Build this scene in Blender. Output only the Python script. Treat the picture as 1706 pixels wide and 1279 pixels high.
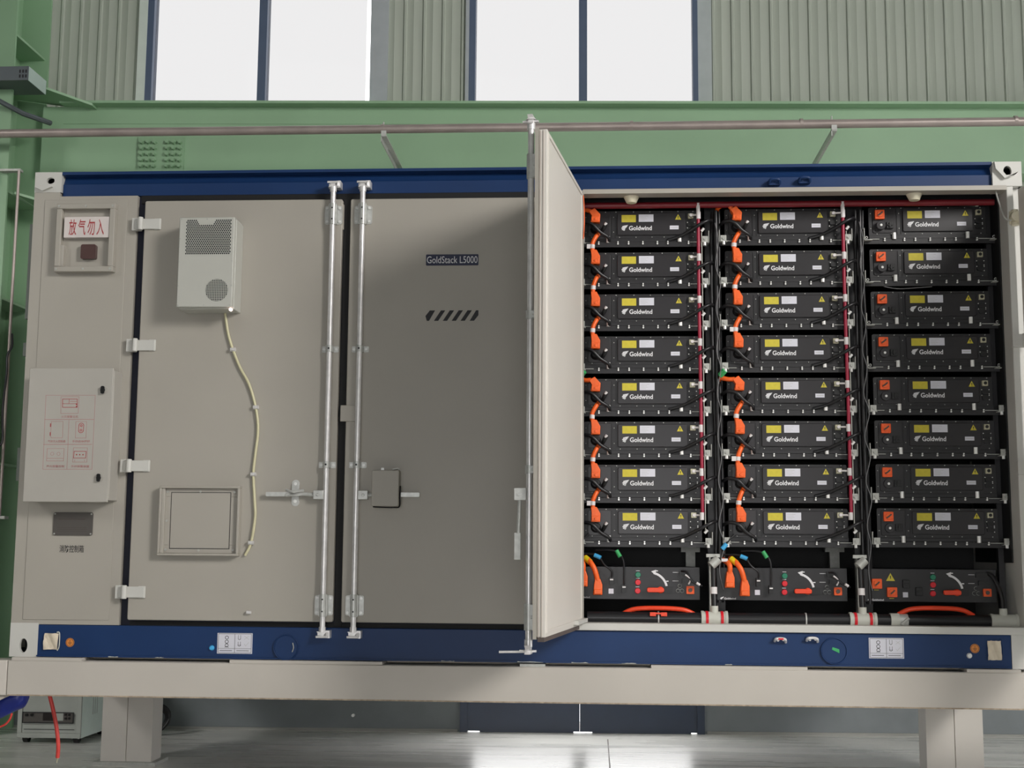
import bpy, math, random
from mathutils import Vector, Matrix
random.seed(7)
S = bpy.context.scene
C = S.collection
for o in list(bpy.data.objects): bpy.data.objects.remove(o)

# ------------------------------------------------------------ camera
IW, IH, FPX = 1706, 1279, 2179.6
CAM = Vector((3.498, -7.7875, 1.4456))
YAW, PIT, ROL = -0.0627, 0.1273, 0.0072
def cam_axes():
    cy, sy, cp, sp = math.cos(YAW), math.sin(YAW), math.cos(PIT), math.sin(PIT)
    f = Vector((sy*cp, cy*cp, sp)); r = Vector((cy, -sy, 0)); u = r.cross(f)
    cr, sr = math.cos(ROL), math.sin(ROL)
    return r*cr + u*sr, u*cr - r*sr, f
RR, UU, FF = cam_axes()
cd = bpy.data.cameras.new('camera'); co = bpy.data.objects.new('camera', cd); C.objects.link(co)
cd.sensor_fit = 'HORIZONTAL'; cd.sensor_width = 36; cd.lens = 36*FPX/IW; cd.clip_end = 200
M = Matrix((RR, UU, -FF)).transposed().to_4x4(); M.translation = CAM
co.matrix_world = M
S.camera = co
WM = 0.045            # the hall wall is not quite parallel to the container
def at(px, py, Y=0.0, m=0.0):      # photo pixel -> (x, z) on the plane y = Y + m*x
    d = FF + RR*((px-IW/2)/FPX) + UU*((IH/2-py)/FPX)
    t = (Y + m*CAM.x - CAM.y)/(d.y - m*d.x)
    p = CAM + d*t
    return round(p.x, 3), round(p.z, 3)

# ------------------------------------------------------------ world and lights
w = bpy.data.worlds.new('World'); S.world = w; w.use_nodes = True
bg = w.node_tree.nodes['Background']; bg.inputs[0].default_value = (1.0, 0.995, 0.992, 1); bg.inputs[1].default_value = 4.5
def area(name, loc, target, sx, sy, power, col):
    l = bpy.data.lights.new(name, 'AREA'); l.shape = 'RECTANGLE'; l.size = sx; l.size_y = sy
    l.energy = power; l.color = col
    o = bpy.data.objects.new(name, l); C.objects.link(o); o.location = loc
    o.rotation_euler = (Vector(target)-Vector(loc)).to_track_quat('-Z', 'Y').to_euler()
    return o
key = area('unseen_light', (11.2, -8.3, 6.7), (2.0, 0, 1.5), 2.6, 2.6, 222, (1.0, 0.965, 0.925)); key.data.spread = math.radians(85)
area('unseen_light', (1.0, -11.0, 9.5), (2.5, 0, 2.0), 6, 3, 60, (1.0, 0.97, 0.93))  # unseen fill lamp, added in front to lift the ambient level
side = area('unseen_light', (-5.5, -6.0, 6.5), (-1.3, 2.3, 1.6), 1.5, 1.5, 24, (1.0, 0.98, 0.94)); side.data.spread = math.radians(45)  # unseen lamp added at front left to lighten the green column
S.view_settings.view_transform = 'Standard'; S.view_settings.look = 'None'
S.view_settings.exposure = 0.0; S.view_settings.gamma = 1.0; S.view_settings.use_curve_mapping = False

# ------------------------------------------------------------ materials
def s2l(c):
    return tuple(((v/255)/12.92 if v/255 <= 0.04045 else ((v/255+0.055)/1.055)**2.4) for v in c)
def mat(name, rgb, rough=0.5, metal=0.0, vary=0.06, scale=6.0, bump=0.0, stretch=None, emit=0, trans=0, spec=0.5):
    m = bpy.data.materials.new(name); m.use_nodes = True
    nt = m.node_tree; b = nt.nodes['Principled BSDF']
    b.inputs['Roughness'].default_value = rough; b.inputs['Metallic'].default_value = metal
    b.inputs['Specular IOR Level'].default_value = spec
    c = s2l(rgb)
    tc = nt.nodes.new('ShaderNodeTexCoord'); n = nt.nodes.new('ShaderNodeTexNoise')
    n.inputs['Scale'].default_value = scale; n.inputs['Detail'].default_value = 5
    if stretch:
        mp = nt.nodes.new('ShaderNodeMapping'); mp.inputs['Scale'].default_value = stretch
        nt.links.new(tc.outputs['Object'], mp.inputs[0]); nt.links.new(mp.outputs[0], n.inputs[0])
    else: nt.links.new(tc.outputs['Object'], n.inputs[0])
    r = nt.nodes.new('ShaderNodeValToRGB')
    r.color_ramp.elements[0].position = 0.3; r.color_ramp.elements[1].position = 0.7
    r.color_ramp.elements[0].color = tuple(max(0, v*(1-vary)) for v in c)+(1,)
    r.color_ramp.elements[1].color = tuple(min(1, v*(1+vary)) for v in c)+(1,)
    nt.links.new(n.outputs[0], r.inputs[0]); nt.links.new(r.outputs[0], b.inputs['Base Color'])
    if bump:
        bp = nt.nodes.new('ShaderNodeBump'); bp.inputs['Strength'].default_value = bump; bp.inputs['Distance'].default_value = 0.01
        nt.links.new(n.outputs[0], bp.inputs['Height']); nt.links.new(bp.outputs[0], b.inputs['Normal'])
    if emit:
        b.inputs['Emission Color'].default_value = c+(1,); b.inputs['Emission Strength'].default_value = emit
    if trans: b.inputs['Transmission Weight'].default_value = trans; b.inputs['IOR'].default_value = 1.1
    return m
WHITE = mat('container_white_paint', (168, 163, 154), 0.45, vary=0.03, scale=2)
POSTW = mat('post_white_paint', (200, 199, 194), 0.45, vary=0.03, scale=3)
BLUE = mat('container_blue_paint', (25, 53, 97), 0.45, vary=0.08, scale=3, spec=0.3)
NAVY = mat('dark_blue_recess', (17, 22, 44), 0.6)
SEAL = mat('black_door_seal', (14, 14, 16), 0.7)
INNER = mat('door_inner_paint', (212, 207, 200), 0.5, vary=0.02, scale=2)
CHROME = mat('galvanised_steel', (232, 230, 230), 0.3, 0.35, vary=0.1, scale=20)
ZINC = mat('zinc_plate', (196, 197, 194), 0.35, 0.3, vary=0.12, scale=30)
BRACK = mat('dull_zinc_bracket', (178, 179, 174), 0.45, 0.15, vary=0.12, scale=40)
BOLT = mat('bright_bolt', (240, 240, 238), 0.25, 0.15)
PACKB = mat('black_powder_coat', (33, 32, 35), 0.40, vary=0.1, scale=30)
LIDB = mat('black_lid_coat', (41, 39, 42), 0.34, vary=0.06, scale=20)
BLACK = mat('black_plastic', (17, 17, 19), 0.4)
VOID = mat('black_interior_paint', (12, 13, 15), 0.6)
RUB = mat('black_cable_rubber', (28, 28, 31), 0.35)
ORANGE = mat('orange_plastic', (248, 104, 38), 0.4, vary=0.08, scale=40)
ORANGED = mat('orange_socket', (240, 92, 30), 0.45, vary=0.1, scale=60)
REDO = mat('orange_red_cable', (235, 70, 35), 0.4)
PINK = mat('dark_red_hose', (158, 34, 62), 0.35)
REDP = mat('dark_red_pipe', (125, 26, 36), 0.4)
YEL = mat('yellow_sticker', (205, 190, 55), 0.5, vary=0.05, scale=60)
YCAP = mat('yellow_sleeve', (230, 205, 30), 0.45)
LABEL = mat('white_sticker', (215, 215, 225), 0.5, vary=0.02)
LOGO = mat('white_print', (225, 225, 228), 0.5, vary=0.02)
TAGW = mat('white_cable_tag', (225, 220, 220), 0.5)
GREENT = mat('green_sleeve', (60, 170, 100), 0.45)
BLUET = mat('light_blue_sleeve', (70, 170, 225), 0.45)
REDB = mat('red_plastic', (215, 30, 45), 0.35)
GRNB = mat('green_lamp_cap', (25, 120, 90), 0.35)
INK = mat('black_print', (30, 30, 34), 0.6)
REDINK = mat('red_print', (170, 60, 62), 0.6)
PINKINK = mat('faded_red_print', (176, 128, 126), 0.6)
SIGNBLUE = mat('navy_sign', (20, 28, 62), 0.4)
STICK = mat('orange_sticker', (215, 135, 60), 0.5)
NPL = mat('grey_nameplate', (104, 100, 97), 0.35, 0.4, vary=0.05)
GREEN = mat('green_steel_paint', (148, 182, 148), 0.5, vary=0.05, scale=1.5)
GREEN2 = mat('green_column_paint', (142, 176, 142), 0.5, vary=0.05, scale=1.5)
CREAM = mat('cream_cladding', (172, 179, 167), 0.5, vary=0.04, scale=3, stretch=(6, 6, .3))
KICK = mat('grey_wall_paint', (122, 128, 131), 0.55, vary=0.06)
DOORB = mat('dark_blue_door', (38, 52, 74), 0.4)
FRAMEB = mat('blue_window_frame', (84, 98, 122), 0.4, vary=0.04)
PIPEG = mat('galvanised_pipe', (172, 160, 155), 0.4, 0.35, vary=0.12, scale=5)
BEAMW = mat('beam_cream_paint', (192, 186, 178), 0.5, vary=0.035, scale=2.5)
LEGW = mat('leg_grey_paint', (205, 200, 193), 0.5, vary=0.04, scale=2.5)
RUST = mat('rust_edge', (166, 150, 130), 0.8, vary=0.25, scale=40)
HOSE = mat('pale_drain_hose', (205, 200, 165), 0.35)
PALE = mat('pale_paper_pad', (212, 200, 180), 0.8, vary=0.06, scale=30, bump=0.4)
CAB = mat('cabinet_grey', (172, 176, 170), 0.5)
CABS = mat('cabinet_side', (226, 240, 232), 0.5)
SCREEN = mat('dark_display', (38, 32, 32), 0.25)
BLUEP = mat('blue_plastic_sheet', (20, 45, 150), 0.3, vary=0.2, scale=12, bump=0.5)
REDC = mat('red_coated_cable', (205, 62, 55), 0.4)
SENS = mat('cream_sensor', (215, 208, 185), 0.5)
TEE = mat('grey_white_fitting', (196, 197, 188), 0.45)
GASK = mat('brown_grey_gasket', (88, 78, 74), 0.7)
def pane(name, tint, gl=0.008):
    m = bpy.data.materials.new(name); m.use_nodes = True; nt = m.node_tree
    nt.nodes.remove(nt.nodes['Principled BSDF']); out = nt.nodes['Material Output']
    t = nt.nodes.new('ShaderNodeBsdfTransparent'); t.inputs[0].default_value = (*tint, 1)
    g = nt.nodes.new('ShaderNodeBsdfGlossy'); g.inputs['Roughness'].default_value = 0.05
    mx = nt.nodes.new('ShaderNodeMixShader'); mx.inputs[0].default_value = gl
    nt.links.new(t.outputs[0], mx.inputs[1]); nt.links.new(g.outputs[0], mx.inputs[2]); nt.links.new(mx.outputs[0], out.inputs[0])
    return m
GLASSM = pane('tinted_window_glass', (.438, .438, .439))
CLEARG = pane('clear_door_glass', (.97, .97, .97))
BRASS = mat('brass_fitting', (200, 196, 170), 0.35, 0.5)
TRAYM = mat('cable_tray_steel', (92, 99, 103), 0.4, 0.3)
TRAYE = mat('cable_tray_light', (178, 196, 190), 0.4, 0.1)
PERF = mat('dark_perforation', (22, 30, 34), 0.6)
FCW = mat('control_cabinet_white', (176, 172, 165), 0.45, vary=0.02)
WIRE = mat('grey_wire', (120, 120, 122), 0.4)
ACW = mat('appliance_white', (188, 188, 181), 0.45, vary=0.02)
DKRED = mat('dark_red_lamp', (84, 62, 60), 0.3)
SIGNW = mat('sign_face', (214, 205, 202), 0.5)
LEDW = mat('status_light', (255, 225, 215), 0.4, emit=2.5)
CEILM = mat('hall_ceiling', (105, 110, 106), 0.7)

# epoxy floor: glossy, with long brushed streaks
FLOOR = bpy.data.materials.new('polished_grey_floor'); FLOOR.use_nodes = True
nt = FLOOR.node_tree; b = nt.nodes['Principled BSDF']
tc = nt.nodes.new('ShaderNodeTexCoord'); mp = nt.nodes.new('ShaderNodeMapping'); mp.inputs['Scale'].default_value = (0.35, 2.6, 1)
n = nt.nodes.new('ShaderNodeTexNoise'); n.inputs['Scale'].default_value = 2.2; n.inputs['Detail'].default_value = 8
nt.links.new(tc.outputs['Object'], mp.inputs[0]); nt.links.new(mp.outputs[0], n.inputs[0])
r = nt.nodes.new('ShaderNodeValToRGB'); r.color_ramp.elements[0].position = 0.3; r.color_ramp.elements[1].position = 0.75
r.color_ramp.elements[0].color = s2l((212, 212, 207))+(1,); r.color_ramp.elements[1].color = s2l((238, 237, 231))+(1,)
nt.links.new(n.outputs[0], r.inputs[0]); nt.links.new(r.outputs[0], b.inputs['Base Color'])
r2 = nt.nodes.new('ShaderNodeMapRange'); r2.inputs[3].default_value = 0.18; r2.inputs[4].default_value = 0.38
nt.links.new(n.outputs[0], r2.inputs[0]); nt.links.new(r2.outputs[0], b.inputs['Roughness']); b.inputs['Specular IOR Level'].default_value = 0.4

# ------------------------------------------------------------ mesh builder
class MB:
    def __init__(s, xf=None): s.v = []; s.f = []; s.m = []; s.xf = xf
    def add(s, vs, fs, m=0):
        k = len(s.v); s.v += [Vector(p) for p in vs]
        for f in fs: s.f.append([i+k for i in f]); s.m.append(m)
        return s
    def box(s, x0, x1, y0, y1, z0, z1, m=0):
        if x0 > x1: x0, x1 = x1, x0
        if y0 > y1: y0, y1 = y1, y0
        if z0 > z1: z0, z1 = z1, z0
        return s.add([(x0,y0,z0),(x1,y0,z0),(x1,y1,z0),(x0,y1,z0),(x0,y0,z1),(x1,y0,z1),(x1,y1,z1),(x0,y1,z1)],
              [(0,3,2,1),(4,5,6,7),(0,1,5,4),(1,2,6,5),(2,3,7,6),(3,0,4,7)], m)
    def cyl(s, a, b, ra, n=14, m=0, rb=None, caps=True):
        a = Vector(a); b = Vector(b); rb = ra if rb is None else rb
        d = (b-a).normalized(); q = d.orthogonal().normalized(); w = d.cross(q)
        vs = []
        for p, rr in ((a, ra), (b, rb)):
            for i in range(n):
                t = 2*math.pi*i/n; vs.append(p+(q*math.cos(t)+w*math.sin(t))*rr)
        fs = [(i, (i+1) % n, n+(i+1) % n, n+i) for i in range(n)]
        if caps: fs += [tuple(range(n-1, -1, -1)), tuple(range(n, 2*n))]
        return s.add(vs, fs, m)
    def tube(s, pts, r, n=10, m=0, sub=6):
        P = [Vector(p) for p in pts]
        if sub > 1 and len(P) > 2:
            Q = []
            for i in range(len(P)-1):
                p0 = P[max(i-1, 0)]; p1 = P[i]; p2 = P[i+1]; p3 = P[min(i+2, len(P)-1)]
                for k in range(sub):
                    t = k/sub
                    Q.append(0.5*((2*p1)+(p2-p0)*t+(2*p0-5*p1+4*p2-p3)*t*t+(3*p1-p0-3*p2+p3)*t**3))
            Q.append(P[-1]); P = Q
        vs = []; fs = []; q = None
        for i, p in enumerate(P):
            d = (P[min(i+1, len(P)-1)]-P[max(i-1, 0)]).normalized()
            q = d.orthogonal().normalized() if q is None else (q-d*q.dot(d)).normalized()
            w_ = d.cross(q)
            for k in range(n):
                t = 2*math.pi*k/n; vs.append(p+(q*math.cos(t)+w_*math.sin(t))*r)
            if i:
                o = (i-1)*n
                fs += [(o+k, o+(k+1) % n, o+n+(k+1) % n, o+n+k) for k in range(n)]
        fs += [tuple(range(n-1, -1, -1)), tuple(range(len(vs)-n, len(vs)))]
        return s.add(vs, fs, m)
    def prism(s, poly, y0, y1, m=0):      # polygon in (x, z) pushed along y; counter-clockwise seen from -y
        n = len(poly)
        vs = [(x, y0, z) for x, z in poly]+[(x, y1, z) for x, z in poly]
        fs = [tuple(range(n)), tuple(range(2*n-1, n-1, -1))]+[(i, n+i, n+(i+1) % n, (i+1) % n) for i in range(n)]
        return s.add(vs, fs, m)
    def profx(s, poly, x0, x1, m=0):      # polygon in (y, z) pushed along x
        n = len(poly)
        vs = [(x0, y, z) for y, z in poly]+[(x1, y, z) for y, z in poly]
        fs = [tuple(range(n-1, -1, -1)), tuple(range(n, 2*n))]+[(i, (i+1) % n, n+(i+1) % n, n+i) for i in range(n)]
        return s.add(vs, fs, m)
    def profz(s, poly, z0, z1, m=0):
        n = len(poly)
        vs = [(x, y, z0) for x, y in poly]+[(x, y, z1) for x, y in poly]
        fs = [tuple(range(n-1, -1, -1)), tuple(range(n, 2*n))]+[(i, (i+1) % n, n+(i+1) % n, n+i) for i in range(n)]
        return s.add(vs, fs, m)
    def rrect(s, x0, x1, z0, z1, y0, y1, r, m=0, k=4):
        poly = []
        for cx, cz, a0 in ((x1-r, z0+r, -90), (x1-r, z1-r, 0), (x0+r, z1-r, 90), (x0+r, z0+r, 180)):
            for i in range(k+1):
                t = math.radians(a0+90*i/k); poly.append((cx+r*math.cos(t), cz+r*math.sin(t)))
        return s.prism(poly, y0, y1, m)
    def ring(s, x0, x1, z0, z1, t, y0, y1, m=0):    # rectangular frame
        s.box(x0, x1, y0, y1, z1-t, z1, m); s.box(x0, x1, y0, y1, z0, z0+t, m)
        s.box(x0, x0+t, y0, y1, z0+t, z1-t, m); return s.box(x1-t, x1, y0, y1, z0+t, z1-t, m)
    def circ(s, cx, cz, r0, r1, y, m=0, n=24, th=0.0006, a0=0, a1=360):
        vs = []; fs = []
        k = n+1
        for yy in (y, y-th):
            for rr in (r0, r1):
                for i in range(k):
                    t = math.radians(a0+(a1-a0)*i/n); vs.append((cx+rr*math.cos(t), yy, cz+rr*math.sin(t)))
        for i in range(n):
            fs += [(2*k+i, 2*k+i+1, 3*k+i+1, 3*k+i), (k+i, 3*k+i, 3*k+i+1, k+i+1), (i, i+1, 2*k+i+1, 2*k+i)]
        return s.add(vs, fs, m)
    def line(s, pts, w, y, m=0, th=0.0006):         # flat printed stroke on a plane facing -y
        for (x0, z0), (x1, z1) in zip(pts, pts[1:]):
            d = Vector((x1-x0, 0, z1-z0)); L = d.length
            if L < 1e-6: continue
            d /= L; q = Vector((-d.z, 0, d.x))*w/2; a = Vector((x0, y, z0))-d*w/2; b_ = Vector((x1, y, z1))+d*w/2
            o = Vector((0, -th, 0))
            s.add([a-q, b_-q, b_+q, a+q, a-q+o, b_-q+o, b_+q+o, a+q+o], [(4,5,6,7),(0,1,5,4),(1,2,6,5),(2,3,7,6),(3,0,4,7)], m)
        return s
    def plate(s, x0, x1, z0, z1, y0, y1, cx, cz, rx, rz, m=0, n=32, rot=0):   # plate with an oval hole through it
        ring_i = []; ring_o = []
        angs = sorted(set([2*math.pi*i/n for i in range(n)]+[math.atan2(z-cz, x-cx) % (2*math.pi) for x in (x0, x1) for z in (z0, z1)]))
        for t in angs:
            c, sn = math.cos(t), math.sin(t)
            k = 1/math.sqrt((c/rx)**2+(sn/rz)**2); ring_i.append((cx+c*k, cz+sn*k))
            ks = []
            if c > 1e-9: ks.append((x1-cx)/c)
            if c < -1e-9: ks.append((x0-cx)/c)
            if sn > 1e-9: ks.append((z1-cz)/sn)
            if sn < -1e-9: ks.append((z0-cz)/sn)
            k = min(ks); ring_o.append((cx+c*k, cz+sn*k))
        N = len(angs); vs = []
        for yy in (y0, y1):
            vs += [(x, yy, z) for x, z in ring_i]+[(x, yy, z) for x, z in ring_o]
        fs = []
        for i in range(N):
            j = (i+1) % N
            fs += [(i, N+i, N+j, j), (2*N+i, 2*N+j, 3*N+j, 3*N+i), (i, j, 2*N+j, 2*N+i), (N+i, 3*N+i, 3*N+j, N+j)]
        return s.add(vs, fs, m)
    def text(s, st, x0, z0, w_, h_, y, m=0, bold=0.0, th=0.001, ex=None):
        key = (st, bold)
        if key not in TXT:
            c = bpy.data.curves.new('t', 'FONT'); c.body = st; c.size = 1; c.offset = bold; c.resolution_u = 3
            o = bpy.data.objects.new('t', c); C.objects.link(o)
            dg = bpy.context.evaluated_depsgraph_get(); dg.update()
            me = bpy.data.meshes.new_from_object(o.evaluated_get(dg))
            TXT[key] = ([tuple(v.co[:2]) for v in me.vertices], [tuple(p.vertices) for p in me.polygons])
            bpy.data.objects.remove(o); bpy.data.curves.remove(c); bpy.data.meshes.remove(me)
        vs, fs = TXT[key]
        xs = [v[0] for v in vs]; zs = [v[1] for v in vs]
        ax, bx, az, bz = min(xs), max(xs), min(zs), max(zs)
        return s.add([(x0+(v[0]-ax)/(bx-ax)*w_, y-th, z0+(v[1]-az)/(bz-az)*h_) for v in vs], fs, m)
    def build(s, name, mats, parent=None, bevel=0, root=None):
        if not isinstance(mats, (list, tuple)): mats = [mats]
        V = [s.xf @ v for v in s.v] if s.xf else s.v
        rt = parent
        while rt is not None and rt.parent is not None: rt = rt.parent
        if rt is not None: org = Vector(rt.location)
        elif root is not None: org = Vector(root)
        else:
            org = Vector((sum(v.x for v in V)/len(V), sum(v.y for v in V)/len(V), min(v.z for v in V)))
        me = bpy.data.meshes.new(name); me.from_pydata([v-org for v in V], [], s.f)
        for m_ in mats: me.materials.append(m_)
        for p, k in zip(me.polygons, s.m): p.material_index = k
        me.update(); me.shade_smooth(); me.set_sharp_from_angle(angle=math.radians(38))
        o = bpy.data.objects.new(name, me); C.objects.link(o)
        if parent is not None: o.parent = parent
        else: o.location = org
        if bevel:
            bm_ = o.modifiers.new('edge', 'BEVEL'); bm_.width = bevel; bm_.segments = 2; bm_.limit_method = 'ANGLE'; bm_.angle_limit = math.radians(50)
        return o
TXT = {}
def tag(o, label, cat, group=None):
    o['label'] = label; o['category'] = cat
    if group: o['group'] = group
    return o
def thing(name, loc, label, cat, group=None):
    o = bpy.data.objects.new(name, None); C.objects.link(o); o.location = loc; o.empty_display_size = .1
    return tag(o, label, cat, group)
def struct(o): o['kind'] = 'structure'; return o
def plabel(o, l): o['label'] = l; return o
def dup(root, loc, label):
    r_ = root.copy(); C.objects.link(r_); r_.location = loc; r_['label'] = label
    for ch in root.children:
        c = ch.copy(); C.objects.link(c); c.parent = r_
        for g in ch.children:
            d = g.copy(); C.objects.link(d); d.parent = c
    return r_

# ============================================================ HALL
WY = 2.9
XF = Matrix.Translation((0, WY, 0)) @ Matrix(((1, 0, 0, 0), (WM, 1, 0, 0), (0, 0, 1, 0), (0, 0, 0, 1)))   # local y=0 is the wall's inner face
def wat(px, py, dy=0.0): return at(px, py, WY+dy, WM)
struct(MB().box(-12, 16, -14, 3.75, -0.1, 0).build('floor', FLOOR, root=(0, 0, 0)))
struct(MB().box(-12, 16, -14, 3.0, 10.6, 10.8).build('ceiling', CEILM))
FW = mat('far_wall_paint', (125, 130, 122), 0.7)
struct(MB().box(-12, 0, -14.1, -14, 0, 10.6).box(6, 16, -14.1, -14, 0, 10.6).box(0, 6, -14.1, -14, 3.2, 10.6).build('wall_front', FW)); struct(MB().box(-12.1, -12, -14, 2.3, 0, 10.6).build('wall_left', FW))  # opening in the unseen front wall is added to admit low fill light
struct(MB().box(16, 16.1, -14, -5, 0, 3.2).box(16, 16.1, 2.4, 3.6, 0, 3.2).box(16, 16.1, -14, 3.6, 9.6, 10.6).box(16, 16.1, -9, 3.6, 3.2, 9.6).build('wall_right', FW))  # openings in this unseen wall are shaped to let side light in
SILL = 5.20
jx = at(1014, 1250, 2.1)[0]
struct(MB().box(jx-.004, jx+.004, .2, 2.7, 0, .0012).build('trim_4', GASK))
WIN = [(-0.36, 1.580), (2.43, 4.395)]
ZT = 9.4
def ribbed(mb, x0, x1, z0, z1, pitch=0.166, ph=0.0):
    k = math.floor((x0-ph)/pitch)
    pts = [(x0, 0)]
    x = ph+k*pitch
    while x < x1:
        for dx, y in ((0, 0), (0.010, -0.014), (0.026, -0.014), (0.036, 0), (0.085, 0.0), (0.090, -0.0025), (0.095, 0.0)):
            if x0 < x+dx < x1: pts.append((x+dx, y))
        x += pitch
    pts.append((x1, 0))
    vs = [(x, y, z0) for x, y in pts]+[(x, y, z1) for x, y in pts]; n_ = len(pts)
    mb.add(vs, [(i, i+1, n_+i+1, n_+i) for i in range(n_-1)])
    mb.box(x0, x1, 0.01, 0.10, z0, z1)
wb = MB(XF)
DX0, DX1 = 2.42, 4.39
ribbed(wb, -12, WIN[0][0], SILL, ZT, ph=0.03); ribbed(wb, WIN[0][1], WIN[1][0], SILL, ZT, ph=0.03); ribbed(wb, WIN[1][1], 16, SILL, ZT, ph=0.03)
wb.box(-12, 16, 0, .1, ZT, 10.7)
wb.box(-12, DX0, 0, .1, 2.9, SILL); wb.box(DX0, DX1, 0, .1, 3.3, SILL); wb.box(DX1, 16, 0, .1, 2.9, SILL)
wb.box(-12, DX0, 0, .1, 0, 2.9, 1); wb.box(DX1, 16, 0, .1, 0, 2.9, 1); wb.box(DX0, DX1, 0, .1, 2.9, 3.3, 1)
wb.build('wall_back', [CREAM, KICK], root=(0, WY, 0))['kind'] = 'structure'
struct(MB(XF).box(-12, DX0-.02, -.012, 0, 0, .02).box(DX1+.02, 16, -.012, 0, 0, .02).build('baseboard_back', mat('pale_floor_edge', (150, 150, 145), .6)))
# tall windows: blue frames with a mullion, glass in front of a bright overcast sky
for i, (a, c) in enumerate(WIN):
    mid = (0.645, 3.41)[i]
    fr = MB(XF)
    fr.box(a, a+.055, -.03, .09, SILL, ZT)
    if i: fr.box(c-.045, c, -.03, .09, SILL, ZT)
    else: fr.box(c-.012, c, .03, .09, SILL, ZT)
    fr.box(mid-.035, mid+.035, -.03, .09, SILL, ZT); fr.box(a, c, -.02, .09, SILL-.005, SILL+.012); fr.box(a, c, -.02, .09, ZT-.05, ZT)
    fo = fr.build('window_%d' % (i+1), FRAMEB); struct(fo)
    for xa, xb in ((a+.055, mid-.035), (mid+.035, c-.045)):
        g = MB(XF).box(xa, xb, .03, .036, SILL+.012, ZT-.05).build('glass_pane', GLASSM, root=fo.location); g.parent = fo; g.location = (0, 0, 0)
# light flashing beside the windows
struct(MB(XF).box(WIN[0][0]-.075, WIN[0][0]-.0, -.035, .0, SILL, ZT).build('trim_1', mat('pale_flashing', (212, 222, 214), .4)))
struct(MB(XF).box(WIN[1][0]-.03, WIN[1][0], -.035, .0, SILL, ZT).box(WIN[0][1], WIN[0][1]+.15, -.02, .0, SILL, ZT).build('trim_2', mat('grey_flashing', (172, 178, 182), .45)))
struct(MB(XF).box(WIN[1][1], WIN[1][1]+.12, -.012, .0, SILL, ZT).build('trim_3', mat('grey_flashing_plain', (176, 184, 184), .45)))
# glazed double door below the second window
d = MB(XF)
mid = 3.385
d.box(DX0, DX0+.06, -.03, .07, 0, 3.3); d.box(DX1-.06, DX1, -.03, .07, 0, 3.3); d.box(DX0, DX1, -.03, .07, 3.22, 3.3)
do = d.build('door_1', DOORB); struct(do)
for xa, xb in ((DX0+.06, mid-.001), (mid+.001, DX1-.06)):
    lf = MB(XF).box(xa, xb, -.02, .04, .010, .245).box(xa+.10, xb-.05, -.02, .04, .0, .010).box(xa, xb, -.02, .04, 3.08, 3.20).box(xa, xa+.05, -.02, .04, .245, 3.08).box(xb-.05, xb, -.02, .04, .245, 3.08)
    l_ = lf.build('door_leaf', DOORB, root=do.location); l_.parent = do; l_.location = (0, 0, 0)
    g_ = MB(XF).box(xa+.05, xb-.05, .005, .012, .245, 3.08).build('glass_pane', CLEARG, root=do.location); g_.parent = do; g_.location = (0, 0, 0)

# green I-beam along the wall
zt = SILL-.005
gb = thing('steel_beam', (0, WY-.2, zt-.62), 'long green steel I-beam running along the wall below the tall windows', 'beam')
XB = Matrix(XF)
MB(XB).box(-1.18, 13, -.14, -.12, zt-.60, zt-.02).build('web', GREEN, gb)
MB(XB).box(-1.0, 13, -.25, -.01, zt-.022, zt).build('top_flange', GREEN, gb)
MB(XB).box(-1.0, 13, -.25, -.01, zt-.62, zt-.60).build('bottom_flange', GREEN, gb)
MB(XB).box(-1.0, 13, -.145, -.139, zt-.17, zt-.165).build('weld_seam', GREEN2, gb)
sx0, sz1 = wat(230, 230, -.16); sx1, sz0 = wat(305, 284, -.16)
sp = MB(XB).box(sx0, sx1, -.155, -.14, sz0-.06, sz1+.01).build('splice_plate', GREEN2, gb)
mbb = MB(XB)
for i in range(7):
    if i == 3: continue
    for j in range(6):
        x = sx0+.035+(sx1-sx0-.07)*i/6; z = sz1-.035-.052*j
        mbb.cyl((x, -.155, z), (x, -.185, z), .021, 6, rb=.015)
o = mbb.build('bolts', GREEN2, gb); plabel(o, 'grid of green bolt heads')
# haunch flange from the column to the beam
hx0, hz0 = at(38, 163, 2.35); 
hn = MB().add([(-1.24, 2.36, 5.42), (-1.24, 2.60, 5.42), (-.80, 2.60, 5.20), (-.80, 2.36, 5.20), (-1.24, 2.36, 5.39), (-1.24, 2.60, 5.39), (-.80, 2.60, 5.17), (-.80, 2.36, 5.17)],
              [(0,3,2,1),(4,5,6,7),(0,4,7,3),(1,2,6,5),(3,7,6,2),(0,1,5,4)])

# green H column on the left
cx1 = -1.22
colm = thing('steel_column', (-1.42, 2.2, 0), 'tall green steel H column standing at the left edge', 'column')
MB().box(-1.70, cx1, 2.20, 2.225, 0, 10.5).build('front_flange', GREEN2, colm)
MB().box(-1.47, -1.45, 2.225, 2.80, 0, 10.5).build('web', GREEN2, colm)
MB().box(-1.70, -1.20, 2.80, 2.825, 0, 10.5).build('back_flange', GREEN2, colm)
for z in (5.62, 4.30, 3.42, 2.1):
    MB().box(-1.45, cx1-.01, 2.225, 2.80, z, z+.02).build('stiffener', GREEN, colm)
MB().add([(-1.45, 2.3, 5.28), (-1.20, 2.3, 5.28), (-.72, 2.62, 5.17), (-.72, 2.76, 5.17), (-1.45, 2.76, 5.28),
          (-1.45, 2.3, 5.26), (-1.20, 2.3, 5.26), (-.72, 2.62, 5.15), (-.72, 2.76, 5.15), (-1.45, 2.76, 5.26)],
         [(0,1,2,3,4),(9,8,7,6,5),(0,5,6,1),(1,6,7,2),(2,7,8,3),(3,8,9,4),(4,9,5,0)]).build('haunch_plate', GREEN, colm)
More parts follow.
